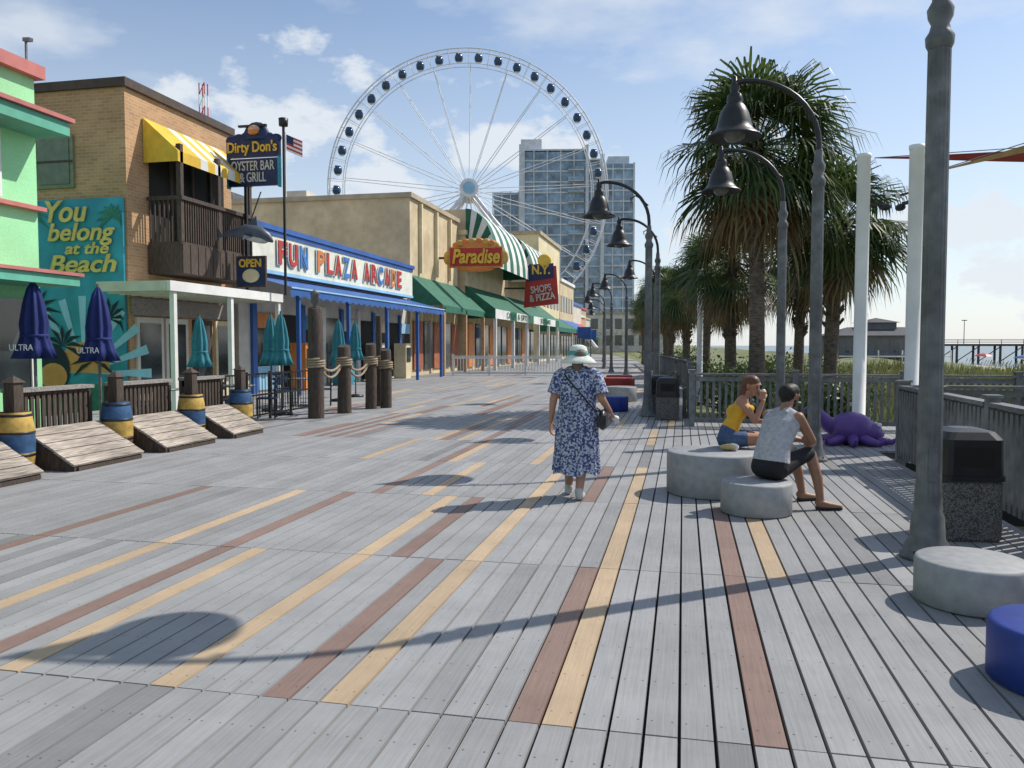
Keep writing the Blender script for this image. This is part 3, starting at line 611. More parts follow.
# ------------------------------------------------------------ paradise building
q=MB()
q.bx(-30,-13.6,49.3,73,-.1,8.6,beige); q.bx(-30,-13.5,49.2,73.1,8.6,8.9,cream)
for (ya,yb) in ((49.6,60.4),(62.2,72.4)):
    ns=10
    for k in range(ns):
        y=ya+(yb-ya)*k/ns; y1=ya+(yb-ya)*(k+1)/ns; mt=dgreen if k%2==0 else white
        pv=[]; 
        for j in range(9):
            a=R(90-j*11.25); pv.append((-13.62+2.0*math.cos(a),6.6+3.7*math.sin(a)))
        for j in range(8): q.quad([(pv[j][0],y,pv[j][1]),(pv[j+1][0],y,pv[j+1][1]),(pv[j+1][0],y1,pv[j+1][1]),(pv[j][0],y1,pv[j][1])],mt)
    for yy in (ya,yb): q.add([(-13.62,yy,6.6)]+[(a_,yy,b_) for a_,b_ in pv],[tuple(range(10))],dgreen)
    for j in range(8):
        if j%2: q.add([(-13.62,ya-.01,6.6),(pv[j][0],ya-.01,pv[j][1]),(pv[j+1][0],ya-.01,pv[j+1][1])],[(0,1,2)],white)
    q.bx(-16,-13.61,ya+.02,yb-.02,8.9,10.25,beige)
for k in range(24):
    y=49.3+k*1.1; q.add([(-13.58,y,5.4),(-13.58,y+1.08,5.4),(-11.6,y+1.08,3.9),(-11.6,y,3.9),(-11.6,y,3.3),(-11.6,y+1.08,3.3)],[(0,3,2,1)],dgreen); q.add([(-11.6,y,3.9),(-11.6,y,3.3),(-11.6,y+1.08,3.3),(-11.6,y+1.08,3.9)],[(0,1,2,3)],white if k%6<4 else dgreen)
q.add([(-13.58,49.3,5.4),(-11.6,49.3,3.9),(-11.6,49.3,3.3),(-13.58,49.3,3.3)],[(0,1,2,3)],dgreen)
for k in range(12): q.bx(-13.599,-13.5,49.8+k*1.95,51.2+k*1.95,.2,3.0,darkglass if k%3 else orange)
for y in (49.5,55,60,65,70,75): q.bx(-11.8,-11.6,y,y+.2,0,3.3,white)
pb_=q.done('candy_store'); txt(pb_,'CANDY  &  GIFTS',(-11.55,56,3.6),FX,7,.4,dgreen,.01); txt(pb_,'SOUVENIRS',(-11.55,68,3.6),FX,5,.4,dgreen,.01)
q=MB(); gold=M('gold_trim',(.55,.34,.08),.5)
q.bx(-1.5,1.5,-.15,.15,0,1.05,red); q.bx(-1.57,1.57,-.12,.12,-.07,1.12,gold)
for k in range(9):
    a=R(20*k); q.ball((1.2*math.cos(a),0,1.1+.35*math.sin(a)),(.26,.14,.2),gold if k%2 else orange,10,6)
q.ball((0,0,1.2),(.9,.12,.33),orange); q.ball((-1.65,0,.5),(.25,.12,.4),gold); q.ball((1.65,0,.5),(.25,.12,.4),gold); q.ball((0,0,-.12),(1.1,.12,.2),orange)
q.beam((-1.5,0,.5),(-2.6,0,.5),.12,.12,black)
sg=q.done('paradise_sign',loc=(-11.75,45.0,6.15),rz=.1); txt(sg,'Paradise',(-11.73,44.78,6.68),(R(90),0,.1),2.75,.85,yellow,.04,shear=.2,bold=.03)
q=MB()
q.plate([(-1.3,0,0),(1.4,0,.3),(1.2,0,3.2),(-1.1,0,3.1)],(0,1,0),.2,red); q.plate([(-1.0,-.06,2.0),(1.0,-.06,2.3),(1.0,-.06,3.4),(-.9,-.06,3.3)],(0,1,0),.05,navy); q.ball((.3,0,3.6),(.55,.15,.5),yellow); q.beam((-1,.1,1.5),(-3,.1,1.5),.12,.12,black)
sg=q.done('shop_sign',loc=(-10.8,61,4.5),rz=.1); txt(sg,'N.Y.',(-10.75,60.85,7.35),FY,1.4,.7,yellow,.03,bold=.03); txt(sg,"SHOPS\n& PIZZA",(-10.7,60.9,5.6),(R(90),R(-8),0),2.0,1.2,offwhite,.03,bold=.02)
# farther shops
cl=[cream,beige,offwhite,M('salmon',(.5,.25,.18),.8),tan,offwhite]
yy=78
for k,(ln,h) in enumerate(((14,12.5),(12,9),(12,7),(16,6),(18,8),(25,7))):
    q=MB(); sh=-.0 if yy<100 else -(yy-100)*.12
    q.bx(-30+sh,-14+sh,yy,yy+ln-.4,-.1,h,cl[k]); q.bx(-30+sh,-13.8+sh,yy-.1,yy+ln-.3,h,h+.35,[tan,white,blue,cream,red,tan][k])
    am=[dgreen,blue,red,white,teal,dgreen][k]; q.add([(-13.98+sh,yy,4.6),(-13.98+sh,yy+ln-.5,4.6),(-12+sh,yy+ln-.5,3.4),(-12+sh,yy,3.4),(-12+sh,yy,2.95),(-12+sh,yy+ln-.5,2.95),(-13.98+sh,yy,2.95)],[(0,3,2,1),(3,4,5,2),(0,6,4,3)],am)
    for j in range(int(ln/2.2)):
        q.bx(-13.999+sh,-13.9+sh,yy+.5+j*2.2,yy+1.9+j*2.2,.3,2.7,darkglass)
        if h>8: q.bx(-13.999+sh,-13.93+sh,yy+.6+j*2.2,yy+1.8+j*2.2,5.6,7.4,darkglass)
    q.bx(-22+sh,-18+sh,yy-.02,yy,h-4,h-2,white)
    q.done('shop_building'); yy+=ln
q=MB(); q.bx(-12,12,0,10,0,9,offwhite); q.bx(-12.2,12.2,-.2,10.2,9,9.5,tan)
for i in range(8):
    for j in range(2): q.bx(-11+i*2.9,-9.3+i*2.9,-.05,0,1.5+j*4,4+j*4,darkglass)
q.done('apartment_building',loc=(-14,196,0),rz=.15)
shrub(-8,150,14,5,7,5000,21,'tree_line')
for p_ in ((-8.5,70),(-9.5,84)):
    q=MB(); q.cyl((0,0,0),(0,0,3.2),.06,.06,grey_metal,8); q.bx(-.6,.6,-.06,.06,2.2,3.2,blue); q.done('banner_sign',loc=(*p_,0))

# ------------------------------------------------------------ barriers, barrels
X0=-8.3; YB=[6.7,8.5,10.35,12.2,13.75]
rust=M('barrel_rust',(.28,.13,.06),.7,.45,6,dirt=.3); by=M('barrel_yellow',(.52,.34,.08),.7,.4,8,dirt=.3); bb=M('barrel_blue',(.03,.09,.2),.6,.4,8)
for i,y in enumerate(YB):
    q=MB()
    bands=[(0,.27,rust if i%2==0 else by),(.27,.5,by if i%2==0 else bb),(.5,.78,bb if i%2==0 else by)]
    rad=lambda z:.228-.26*(z-.39)**2*1.1
    for z0,z1,mt in bands: q.lathe((0,0,0),[(rad(z0+(z1-z0)*k/4),z0+(z1-z0)*k/4) for k in range(5)],mt,24)
    q.lathe((0,0,0),[(rad(.78),.78),(rad(.78)-.02,.775),(0,.775)],wood_dk,24)
    for z in (.04,.24,.52,.74): q.lathe((0,0,0),[(rad(z)+.001,z-.017),(rad(z)+.006,z-.015),(rad(z)+.006,z+.015),(rad(z)+.001,z+.017)],black,24)
    q.bx(-.075,.075,-.075,.075,.775,1.15,wood_dk); q.add([(-.1,-.1,1.15),(.1,-.1,1.15),(.1,.1,1.15),(-.1,.1,1.15),(0,0,1.24)],[(0,3,2,1),(0,1,4),(1,2,4),(2,3,4),(3,0,4)],wood_dk)
    q.done('painted_barrel',loc=(X0+.08,y,0))
for i in range(len(YB)-1):
    ya,yb=YB[i]+.22,YB[i+1]-.22; q=MB()
    q.bx(X0-.32,X0-.1,ya,yb,1.0,1.05,wood_grey); q.bx(X0-.24,X0-.18,ya,yb,.9,.999,wood_dk); q.bx(X0-.24,X0-.18,ya,yb,.4,.48,wood_dk)
    n_=int((yb-ya)/.1)
    for k in range(n_+1): q.bx(X0-.179,X0-.15,ya+k*(yb-ya-.05)/n_,ya+k*(yb-ya-.05)/n_+.055,.3,.95,wood_dk)
    for yy_ in (ya,yb-.1): q.bx(X0-.3,X0-.2,yy_,yy_+.1,0,1.0,wood_dk)
    tp=Vector((X0-.05,0,.5)); bt=Vector((X0+.72,0,.06)); dv=(bt-tp)/5; nv=Vector((dv.z*-1,0,dv.x)).normalized()*.03
    for k in range(5):
        a=tp+dv*k+dv*.03; b_=tp+dv*(k+.94); j1,j2=random.uniform(-.012,.012),random.uniform(-.012,.012)
        q.plate([(a.x,ya+.03+j1,a.z),(b_.x,ya+.03+j1,b_.z),(b_.x,yb-.03+j2,b_.z),(a.x,yb-.03+j2,a.z)],nv/.03,.03,wood_lt)
    for yy_ in (ya+.05,yb-.1): q.plate([(X0-.05,yy_,0),(X0+.7,yy_,0),(X0+.7,yy_,.05),(X0-.05,yy_,.48)],(0,1,0),.05,wood_dk)
    q.bx(X0+.68,X0+.73,ya+.1,yb-.1,0,.05,wood_dk)
    q.done('slatted_barrier')
# rope pilings
def coil(q,x,y,z,r,n):
    pts=[(x+r*math.cos(t*.5),y+r*math.sin(t*.5),z+.055*t*.5/6.28) for t in range(int(n*12.6))]; q.tube(pts,.028,rope,6)
for (x,y,h,r) in ((-7.95,16.4,2.45,.17),(-7.9,17.8,1.6,.16),(-7.75,19.1,1.65,.14),(-7.5,19.5,1.5,.14),(-7.85,19.9,2.4,.08)):
    q=MB(); q.tube([(0,0,0),(.01,0,h*.5),(0,.01,h-.04),(0,0,h)],[r*1.05,r,r*.95,r*.85],wood_dk,12); coil(q,0,0,min(h-.5,1.1),r+.02,4)
    if h>2.42: q.lathe((0,0,h),[(.05,0),(.05,.08),(.09,.1),(.09,.28),(.12,.3),(0,.4)],grey_metal,10)
    q.done('rope_piling',loc=(x,y,0))
q=MB()
def cat(a,b_,sag): return [tuple(Vector(a).lerp(Vector(b_),t/10)+Vector((0,0,-sag*4*(t/10)*(1-t/10)))) for t in range(11)]
for sg_ in (.3,.45): q.tube(cat((-7.95,16.4,1.35),(-7.9,17.8,1.3),sg_),.03,rope,6); q.tube(cat((-7.9,17.8,1.3),(-7.75,19.1,1.3),sg_),.03,rope,6)
q.done('rope')
q=MB()
for z in (1.0,.55,.12): q.beam((-8.9,14.2,z),(-8.9,18,z),.035,.035,black)
for k in range(5): q.beam((-8.9,14.2+k*.95,0),(-8.9,14.2+k*.95,1.05),.045,.045,black)
for k in range(30): q.beam((-8.9,14.25+k*.127,.12),(-8.9,14.25+k*.127,1.0),.012,.012,black)
q.done('patio_railing')
def umb(x,y,top,mat,r=.26,ln=1.25,label=False):
    q=MB(); q.cyl((0,0,0),(0,0,top+.05),.025,.025,grey_metal,8); q.lathe((0,0,0),[(.0,0),(.25,0),(.25,.06),(.05,.09)],black,16)
    q.lathe((0,0,top),[(.02,0),(r*.3,-.1*ln),(r*.5,-.3*ln),(r*.66,-.55*ln),(r*.62,-.7*ln),(r*.8,-.85*ln),(r*1.05,-ln),(r*.4,-ln*.97)],mat,64,wave=.17,wn=8)
    q.lathe((0,0,top-.7*ln),[(r*.7,.02),(r*.78,0),(r*.7,-.03)],mat,24); o=q.done('closed_umbrella',loc=(x,y,0))
    if label: txt(o,'ULTRA',(x,y-r*1.0,top-.86*ln),(R(90),0,R(25)),.34,.1,white,.004)
umb(-10.3,11.1,2.65,canvas_blue,.28,1.25,True); umb(-9.67,11.8,2.6,canvas_blue,.27,1.25,True)
for x,y in ((-11.2,17),(-9.85,17.9),(-9.1,17.0),(-9.7,21.5),(-10.0,23.4)): umb(x,y,2.35 if x>-11 else 2.3,canvas_teal,.25,1.2)
for x,y in ((-9.6,15.9),(-10.3,14.2),(-10,19.6)):
    q=MB(); q.lathe((0,0,0),[(0,0),(.25,.0),(.25,.03),(.04,.05),(.04,.7),(.42,.71),(.42,.74),(0,.745)],grey_metal,20); q.done('patio_table',loc=(x,y,0))
    for a in (.4,2.6,4.5):
        q=MB(); q.bx(-.2,.2,-.2,.2,.43,.46,navy)
        for sx in (-.18,.18):
            q.beam((sx,-.18,0),(sx,-.18,.43),.03,.03,black); q.beam((sx,.18,0),(sx,.2,.9),.03,.03,black)
        for z in (.6,.72,.84): q.bx(-.18,.18,.18,.2,z,z+.06,navy)
        q.done('patio_chair',loc=(x+.65*math.cos(a),y+.65*math.sin(a),0),rz=a-math.pi/2)

# ------------------------------------------------------------ people
class Body:
    def __init__(s): s.p=[]
    def c(s,a,b,r0,r1,l): s.p.append((Vector(a),Vector(b),r0,r1,l))
    def torso(s,st,ax,lab,n=5):
        for i in range(len(st)-1):
            for k in range(n+ (1 if i==len(st)-2 else 0)):
                t=k/n; c=Vector(st[i][0]).lerp(Vector(st[i+1][0]),t); hw=st[i][1]*(1-t)+st[i+1][1]*t; r=st[i][2]*(1-t)+st[i+1][2]*t
                l=lab(i+t) if callable(lab) else lab; a=Vector(ax); s.c(c-a*hw,c+a*hw,r,r,l)
    def limb(s,pts,rs,labs):
        for i in range(len(pts)-1): s.c(pts[i],pts[i+1],rs[i],rs[i+1],labs[i])
    def hand(s,w,d,side,nrm,curl=.5,lab='skin',sc=1.0):
        w=Vector(w);d=Vector(d).normalized();side=Vector(side);side=(side-d*side.dot(d)).normalized();nrm=d.cross(side)*(1 if d.cross(side).dot(Vector(nrm))>0 else -1)
        for i,(o,L_) in enumerate(((.03,.068),(.01,.077),(-.01,.071),(-.03,.055))):
            k0=w+d*.085*sc+side*o*sc; s.c(w+side*o*.55*sc,k0,.014*sc,.012*sc,lab)
            p=k0; a=curl*.5
            for j,fr in enumerate((.45,.32,.23)):
                dr=d*math.cos(a)+nrm*math.sin(a); q2=p+dr*L_*fr*sc*1.1; s.c(p,q2,(.0095-.001*j)*sc,(.009-.001*j)*sc,lab); p=q2; a+=curl*.8
        t0=w+d*.02*sc+side*.028*sc; t1=t0+(d*.6+side*.7+nrm*.3).normalized()*.045*sc; t2=t1+(d*.85+side*.2+nrm*.4).normalized()*.035*sc
        s.c(t0,t1,.014*sc,.011*sc,lab); s.c(t1,t2,.011*sc,.009*sc,lab)
    def head(s,c,f,up=(0,0,1),hair=True,sc=1.0,beard=False):
        c=Vector(c);f=Vector(f).normalized();u=Vector(up);u=(u-f*u.dot(f)).normalized();r=f.cross(u)
        P=lambda a,b,d_:c+(f*a+r*b+u*d_)*sc
        s.c(P(-.03,0,.025),P(.015,0,.025),.082*sc,.076*sc,'skin'); s.c(P(.02,0,.0),P(.045,0,-.07),.062*sc,.036*sc,'beard' if beard else 'skin')
        s.c(P(.078,0,.012),P(.098,0,-.018),.009*sc,.014*sc,'skin'); s.c(P(.07,-.035,.03),P(.07,.035,.03),.016*sc,.016*sc,'skin')
        for k in (-1,1):
            s.c(P(.081,.03*k,.01),P(.081,.034*k,.01),.009*sc,.009*sc,'eye'); s.c(P(-.005,.078*k,.015),P(-.008,.08*k,-.02),.016*sc,.011*sc,'skin'); s.c(P(.088,.02*k,.034),P(.08,.042*k,.034),.006*sc,.005*sc,'hair')
        s.c(P(.08,-.018,-.045),P(.08,.018,-.045),.009*sc,.009*sc,'lip')
        if hair:
            s.c(P(-.045,0,.035),P(.0,0,.055),.09*sc,.083*sc,'hair'); s.c(P(-.05,0,0),P(-.045,0,-.03),.078*sc,.06*sc,'hair')
            s.c(P(.03,-.03,.085),P(.03,.03,.085),.035*sc,.035*sc,'hair')
    def build(s,name,mats,parent,voxel=.007):
        q=MB(); mt=black
        for a,b,r0,r1,l in s.p:
            d=b-a; L_=d.length; d=d.normalized() if L_>1e-5 else Vector((0,0,1))
            pts=[];rs=[]
            for k in range(5): t=R(-88+22*k); pts.append(a+d*r0*math.sin(t)); rs.append(max(r0*math.cos(t),r0*.03))
            pts.append(a+d*1e-4); rs.append(r0)
            pts.append(b); rs.append(r1)
            for k in range(1,5): t=R(22*k); pts.append(b+d*r1*math.sin(t)); rs.append(max(r1*math.cos(t),r1*.03))
            ref=Vector((0,0,1)) if abs(d.z)<.9 else Vector((1,0,0)); aa=(ref-d*ref.dot(d)).normalized(); bb_=d.cross(aa); n=14; vs=[];fs=[]
            for p,r_ in zip(pts,rs):
                for k in range(n): t=2*math.pi*k/n; vs.append(p+(aa*math.cos(t)+bb_*math.sin(t))*r_)
            m_=len(pts)
            for i in range(m_-1):
                for k in range(n): fs.append((i*n+k,i*n+(k+1)%n,(i+1)*n+(k+1)%n,(i+1)*n+k))
            fs.append(tuple(range(n-1,-1,-1))); fs.append(tuple(range((m_-1)*n,m_*n))); q.add(vs,fs,mt,True)
        o=q.done('tmp',loc=(0,0,0)); md=o.modifiers.new('r','REMESH'); md.mode='VOXEL'; md.voxel_size=voxel; ms=o.modifiers.new('s','SMOOTH'); ms.iterations=4; ms.factor=.5
        dg=bpy.context.evaluated_depsgraph_get(); me=bpy.data.meshes.new_from_object(o.evaluated_get(dg)); bpy.data.objects.remove(o)
        labs=list(mats.keys()); me.materials.clear()
        for l in labs: me.materials.append(mats[l])
        nf=len(me.polygons); C=np.zeros(nf*3); me.polygons.foreach_get('center',C); C=C.reshape(-1,3); best=np.full(nf,1e9); idx=np.zeros(nf,int)
        for a,b,r0,r1,l in s.p:
            A=np.array(a);Bv=np.array(b);d=Bv-A;L2=max(d@d,1e-9);h=np.clip(((C-A)@d)/L2,0,1); ds=np.linalg.norm(C-A-h[:,None]*d,axis=1)-(r0+(r1-r0)*h)
            mk=ds<best; best[mk]=ds[mk]; idx[mk]=labs.index(l)
        me.polygons.foreach_set('material_index',idx.astype(np.int32)); me.polygons.foreach_set('use_smooth',[True]*nf); me.update()
        o=bpy.data.objects.new(name,me); scene.collection.objects.link(o); 
        if parent: setpar(o,parent)
        return o
def skinm(n,c): return M(n,c,.5,.08,12,dirt=.05)
eyem=M('eye_dark',(.03,.02,.02),.2); lipm=M('lips',(.35,.12,.1),.5)
# --- walking woman, local coordinates facing +Y
wp=empty('walking_woman',(-1.08,8.35,0)); ox,oy=-1.08,8.35
def W_(x,y,z): return (ox+x,oy+y,z)
B=Body(); RX=Vector((1,0,0))
B.torso([(W_(0,0,.86),.09,.125),(W_(0,0,1.02),.08,.115),(W_(0,.01,1.2),.09,.115),(W_(0,.01,1.31),.125,.065),(W_(0,.01,1.35),.07,.055)],RX,'dress')
B.limb([W_(0,.0,1.34),W_(0,.015,1.43)],[.055,.05],['skin']); B.head(W_(0,.02,1.475),(-.35,1,-.12),sc=.98)
B.c(W_(0,-.05,1.42),W_(0,-.05,1.38),.06,.04,'hair')
B.limb([W_(-.18,0,1.30),W_(-.25,-.04,1.05),W_(-.29,.03,.82)],[.052,.042,.027],['skin','skin']); B.hand(W_(-.29,.035,.81),(-.05,.1,-1),(.2,1,0),(1,0,0),.5)
B.limb([W_(.18,0,1.30),W_(.26,-.05,1.06),W_(.33,.1,.92)],[.052,.042,.027],['skin','skin']); B.hand(W_(.335,.12,.91),(.2,.8,-.5),(-.6,.3,.6),(-.3,-.3,-1),.8)
B.limb([W_(-.09,0,.85),W_(-.1,.14,.46),W_(-.115,.18,.1)],[.09,.065,.042],['dress','skin']); B.limb([W_(-.115,.17,.09),W_(-.12,.19,.05),W_(-.13,.34,.035)],[.045,.045,.033],['shoe','shoe'])
B.limb([W_(.09,0,.85),W_(.06,.0,.46),W_(.035,-.12,.1)],[.09,.065,.042],['dress','skin']); B.limb([W_(.035,-.13,.1),W_(.04,-.12,.05),W_(.05,.03,.035)],[.045,.045,.033],['shoe','shoe'])
dressm=twomat('dress_print',(.04,.06,.17),(.42,.46,.56),44,.51,.03,.85,'noise')
hatm=twomat('straw_hat',(.5,.58,.52),(.75,.75,.66),60,.5,.1,.9,'noise'); skinA=skinm('skin_tan',(.38,.21,.145))
B.build('body',{'skin':skinA,'dress':dressm,'hair':M('hair_grey_brown',(.16,.12,.09),.7),'shoe':M('sneaker_white',(.5,.5,.48),.6),'eye':eyem,'lip':lipm},wp)
q=MB(); prof=[(1.375,.06,.055),(1.36,.12,.07),(1.33,.185,.085),(1.29,.205,.1),(1.22,.2,.125),(1.12,.188,.135),(1.03,.18,.13),(.95,.2,.15),(.85,.215,.165),(.7,.225,.175),(.5,.23,.19),(.35,.235,.2),(.27,.238,.21)]
n=96; vs=[]
for i,(z,rx,ry) in enumerate(prof):
    am=.1*max(0,(1.05-z)/.8)
    for k in range(n):
        t=2*math.pi*k/n; w_=1+am*math.sin(9*t+z*2)+am*.6*math.sin(15*t+1+z*3); vs.append(W_(rx*math.cos(t)*w_-.02*(1.3-z),ry*math.sin(t)*w_+(.03 if z<.6 else 0),z+.018*math.sin(5*t)*(1 if i>8 else 0)))
fs=[(i*n+k,(i+1)*n+k,(i+1)*n+(k+1)%n,i*n+(k+1)%n) for i in range(len(prof)-1) for k in range(n)]
q.add(vs,fs,dressm,True)
for sx,ex in ((-1,-.24),(1,.25)): q.tube([W_(sx*.13,0,1.33),W_(sx*.19,-.005,1.29),W_(ex*.92,-.03,1.17),W_(ex*.98,-.04,1.11)],[.07,.075,.078,.085],dressm,16,False)
q.tube([W_(-.05,-.15,1.03),W_(-.03,-.18,.95),W_(-.04,-.2,.8)],.008,dressm,6); q.tube([W_(-.05,-.15,1.03),W_(-.07,-.19,.93),W_(-.07,-.2,.84)],.008,dressm,6)
q.tube([W_(.184*math.cos(R(a)),.135*math.sin(R(a)),1.03) for a in range(0,361,15)],.011,dressm,6,False)
q.done('dress',parent=wp)
q=MB(); q.lathe(W_(0,.01,0),[(.0,1.625),(.05,1.62),(.085,1.6),(.1,1.55),(.105,1.51),(.13,1.495),(.165,1.465),(.19,1.435),(.188,1.43),(.16,1.458),(.1,1.49)],hatm,36,wave=.03,wn=3)
q.lathe(W_(0,.01,0),[(.107,1.515),(.109,1.52),(.105,1.56),(.1,1.56)],M('hat_band',(.12,.35,.33),.8),36); q.done('sun_hat',parent=wp)
q=MB(); q.tube([W_(-.16,-.02,1.35),W_(-.1,-.12,1.28),W_(.05,-.155,1.12),W_(.19,-.12,.95),W_(.24,-.04,.93)],.009,black,6); q.tube([W_(-.16,-.02,1.35),W_(-.12,.09,1.28),W_(.03,.15,1.12),W_(.2,.1,.95),W_(.24,.04,.93)],.009,black,6)
q.ball(W_(.265,0,.84),(.05,.12,.11),black,16,10); q.bx(ox+.22,ox+.31,oy-.1,oy+.1,.77,.89,black); q.done('shoulder_bag',parent=wp)
q=MB(); q.ball(W_(.38,.2,.84),(.04,.04,.03),white); q.plate([W_(.36,.2,.84),W_(.41,.22,.86),W_(.42,.2,.79),W_(.38,.2,.77)],(0,1,0),.01,white); q.done('white_cloth',parent=wp)

# --- seated man
sm=empty('seated_man',(.88,8.15,0)); B=Body(); ax=Vector((.72,-.69,0)); fw=Vector((.69,.72,0))
pel=Vector((.84,8.12,.425))
B.torso([(pel,.085,.115),(pel+Vector((.015,.02,.1)),.08,.11),(Vector((.88,8.17,.66)),.08,.1),(Vector((.945,8.25,.83)),.1,.1),(Vector((.975,8.29,.92)),.125,.06),(Vector((.985,8.3,.955)),.06,.05)],ax,lambda t:'shorts' if t<.6 else 'shirt')
B.limb([(.985,8.3,.95),(1.03,8.355,1.05)],[.056,.052],['skin']); B.head((1.05,8.385,1.105),(.8,.6,-.15),beard=True,sc=1.0)
hipR=pel+ax*.09+fw*.03; hipL=pel-ax*.09+fw*.03
B.limb([hipR,(1.06,8.22,.49),(1.22,8.33,.545)],[.105,.093,.07],['shorts','shorts']); B.limb([(1.21,8.32,.54),(1.245,8.345,.53),(1.31,8.31,.3),(1.335,8.27,.1)],[.06,.06,.052,.036],['skin','skin','skin']); B.limb([(1.32,8.26,.07),(1.42,8.27,.045),(1.52,8.28,.035)],[.04,.036,.024],['skin','skin']); 
B.limb([hipL,(.98,8.45,.49),(1.08,8.62,.545)],[.105,.093,.07],['shorts','shorts']); B.limb([(1.07,8.61,.54),(1.1,8.66,.53),(1.18,8.7,.3),(1.22,8.7,.1)],[.06,.06,.052,.036],['skin','skin','skin']); B.limb([(1.2,8.69,.07),(1.3,8.74,.045),(1.39,8.78,.035)],[.04,.036,.024],['skin','skin'])
for a,b_ in (((1.3,8.255,.018),(1.53,8.285,.018)),((1.18,8.68,.018),(1.4,8.785,.018))):
    for o in (-.02,.02): B.c(Vector(a)+Vector((0,o,0)),Vector(b_)+Vector((0,o,0)),.016,.016,'sandal')
sR=Vector((.975,8.29,.915))+ax*.18; sL=Vector((.975,8.29,.915))-ax*.18
B.limb([sR,(1.25,8.3,.68),(1.3,8.52,.62)],[.056,.043,.028],['skin','skin']); B.hand((1.3,8.53,.62),(-.3,1,-.05),(.2,.2,1),(-1,-.1,0),.9)
B.limb([sL,(.99,8.6,.68),(1.19,8.68,.64)],[.056,.043,.028],['skin','skin']); B.hand((1.2,8.685,.64),(1,-.05,-.1),(0,0,1),(0,-1,0),.9)
B.c(sR-ax*.05,sL+ax*.05,.055,.055,'skin'); 
for k in (-1,1): B.c(Vector((.97,8.28,.965))+ax*.075*k-fw*.05,Vector((.975,8.29,.98))+ax*.07*k+fw*.02,.018,.018,'shirt')
B.build('body',{'skin':skinm('skin_brown',(.3,.16,.1)),'shorts':M('black_shorts',(.015,.015,.018),.8),'shirt':M('grey_tank_top',(.42,.42,.45),.85,.18,25,.3),'hair':M('hair_black',(.012,.01,.009),.6),'beard':M('beard',(.04,.025,.02),.8),'sandal':black,'eye':eyem,'lip':lipm},sm)

# --- seated woman in yellow
sw=empty('seated_woman',(.55,9.35,0)); B=Body(); fw=Vector((.97,-.22,0)); ax=Vector((-.22,-.97,0)); pel=Vector((.5,9.33,.565))
B.torso([(pel,.085,.105),(pel+Vector((.02,0,.1)),.07,.095),(Vector((.57,9.34,.77)),.06,.08),(Vector((.63,9.345,.9)),.08,.085),(Vector((.66,9.35,.99)),.1,.055),(Vector((.67,9.35,1.02)),.05,.042)],ax,lambda t:'shorts' if t<1.1 else ('top' if t<3.7 else 'skin'))
B.limb([(.67,9.35,1.02),(.72,9.345,1.1)],[.046,.042],['skin']); B.head((.755,9.335,1.155),(.85,-.5,-.2),sc=.95)
for k in range(6): a=R(60*k); B.c((.675+.02*math.cos(a),9.36+.03*math.sin(a),1.15),(.625+.02*math.cos(a),9.33+.05*math.sin(a),.95),.028,.016,'hair')
for k,ky in ((1,-.02),(-1,.12)):
    h=pel+ax*.085*k+fw*.02; kn=Vector((.93,9.3+ky-.09*k*0.6+.02,.57)); an=Vector((.98,9.36+ky-.03*k,.1))
    B.limb([h,h.lerp(kn,.4)],[.1,.086],['shorts']); B.limb([h.lerp(kn,.4),kn,kn.lerp(an,.4),an],[.08,.058,.05,.033],['skin','skin','skin']); B.limb([an+Vector((-.01,0,-.03)),an+Vector((.15,-.02,-.062))],[.036,.028],['sandal'])
s1=Vector((.655,9.35,.985))+ax*.145; s2=Vector((.655,9.35,.985))-ax*.145
B.limb([s1,(.79,9.17,.79),(.875,9.25,1.0)],[.043,.034,.024],['skin','skin']); B.hand((.875,9.255,1.01),(-.1,.3,1),(-1,0,.2),(0,1,.3),.9,sc=.93)
B.limb([s2,(.8,9.52,.76),(.96,9.42,.74)],[.043,.034,.024],['skin','skin']); B.hand((.965,9.415,.74),(1,-.4,.1),(0,0,1),(0,-1,0),.8,sc=.93)
for k in (-1,1): B.c(Vector((.67,9.35,.9))+ax*.055*k+fw*.045,Vector((.68,9.35,.9))+ax*.055*k+fw*.06,.048,.045,'top'); B.c(Vector((.69,9.35,.94))+ax*.07*k,Vector((.65,9.35,1.03))+ax*.07*k,.014,.014,'top')
B.c((.58,9.33,.86),(.63,9.335,.88),.1,.1,'top')
B.build('body',{'skin':skinm('skin_warm',(.4,.2,.125)),'shorts':M('denim',(.06,.1,.2),.85,.2,30),'top':M('yellow_top',(.72,.4,.03),.8),'hair':M('hair_brown',(.12,.05,.025),.55),'sandal':wood_dk,'eye':eyem,'lip':lipm},sw)
q=MB(); q.ball((.88,9.29,1.09),(.03,.03,.04),white); q.cyl((.88,9.29,1.03),(.88,9.29,1.1),.018,.035,orange,10); q.done('ice_cream_cone',parent=sw)
q=MB(); q.ball((.5,9.05,.5),(.1,.06,.035),M('yellow_bag',(.6,.45,.2),.7)); q.ball((.55,9.06,.5),(.06,.05,.04),white); q.done('snack_bag',loc=(0,0,0.0))

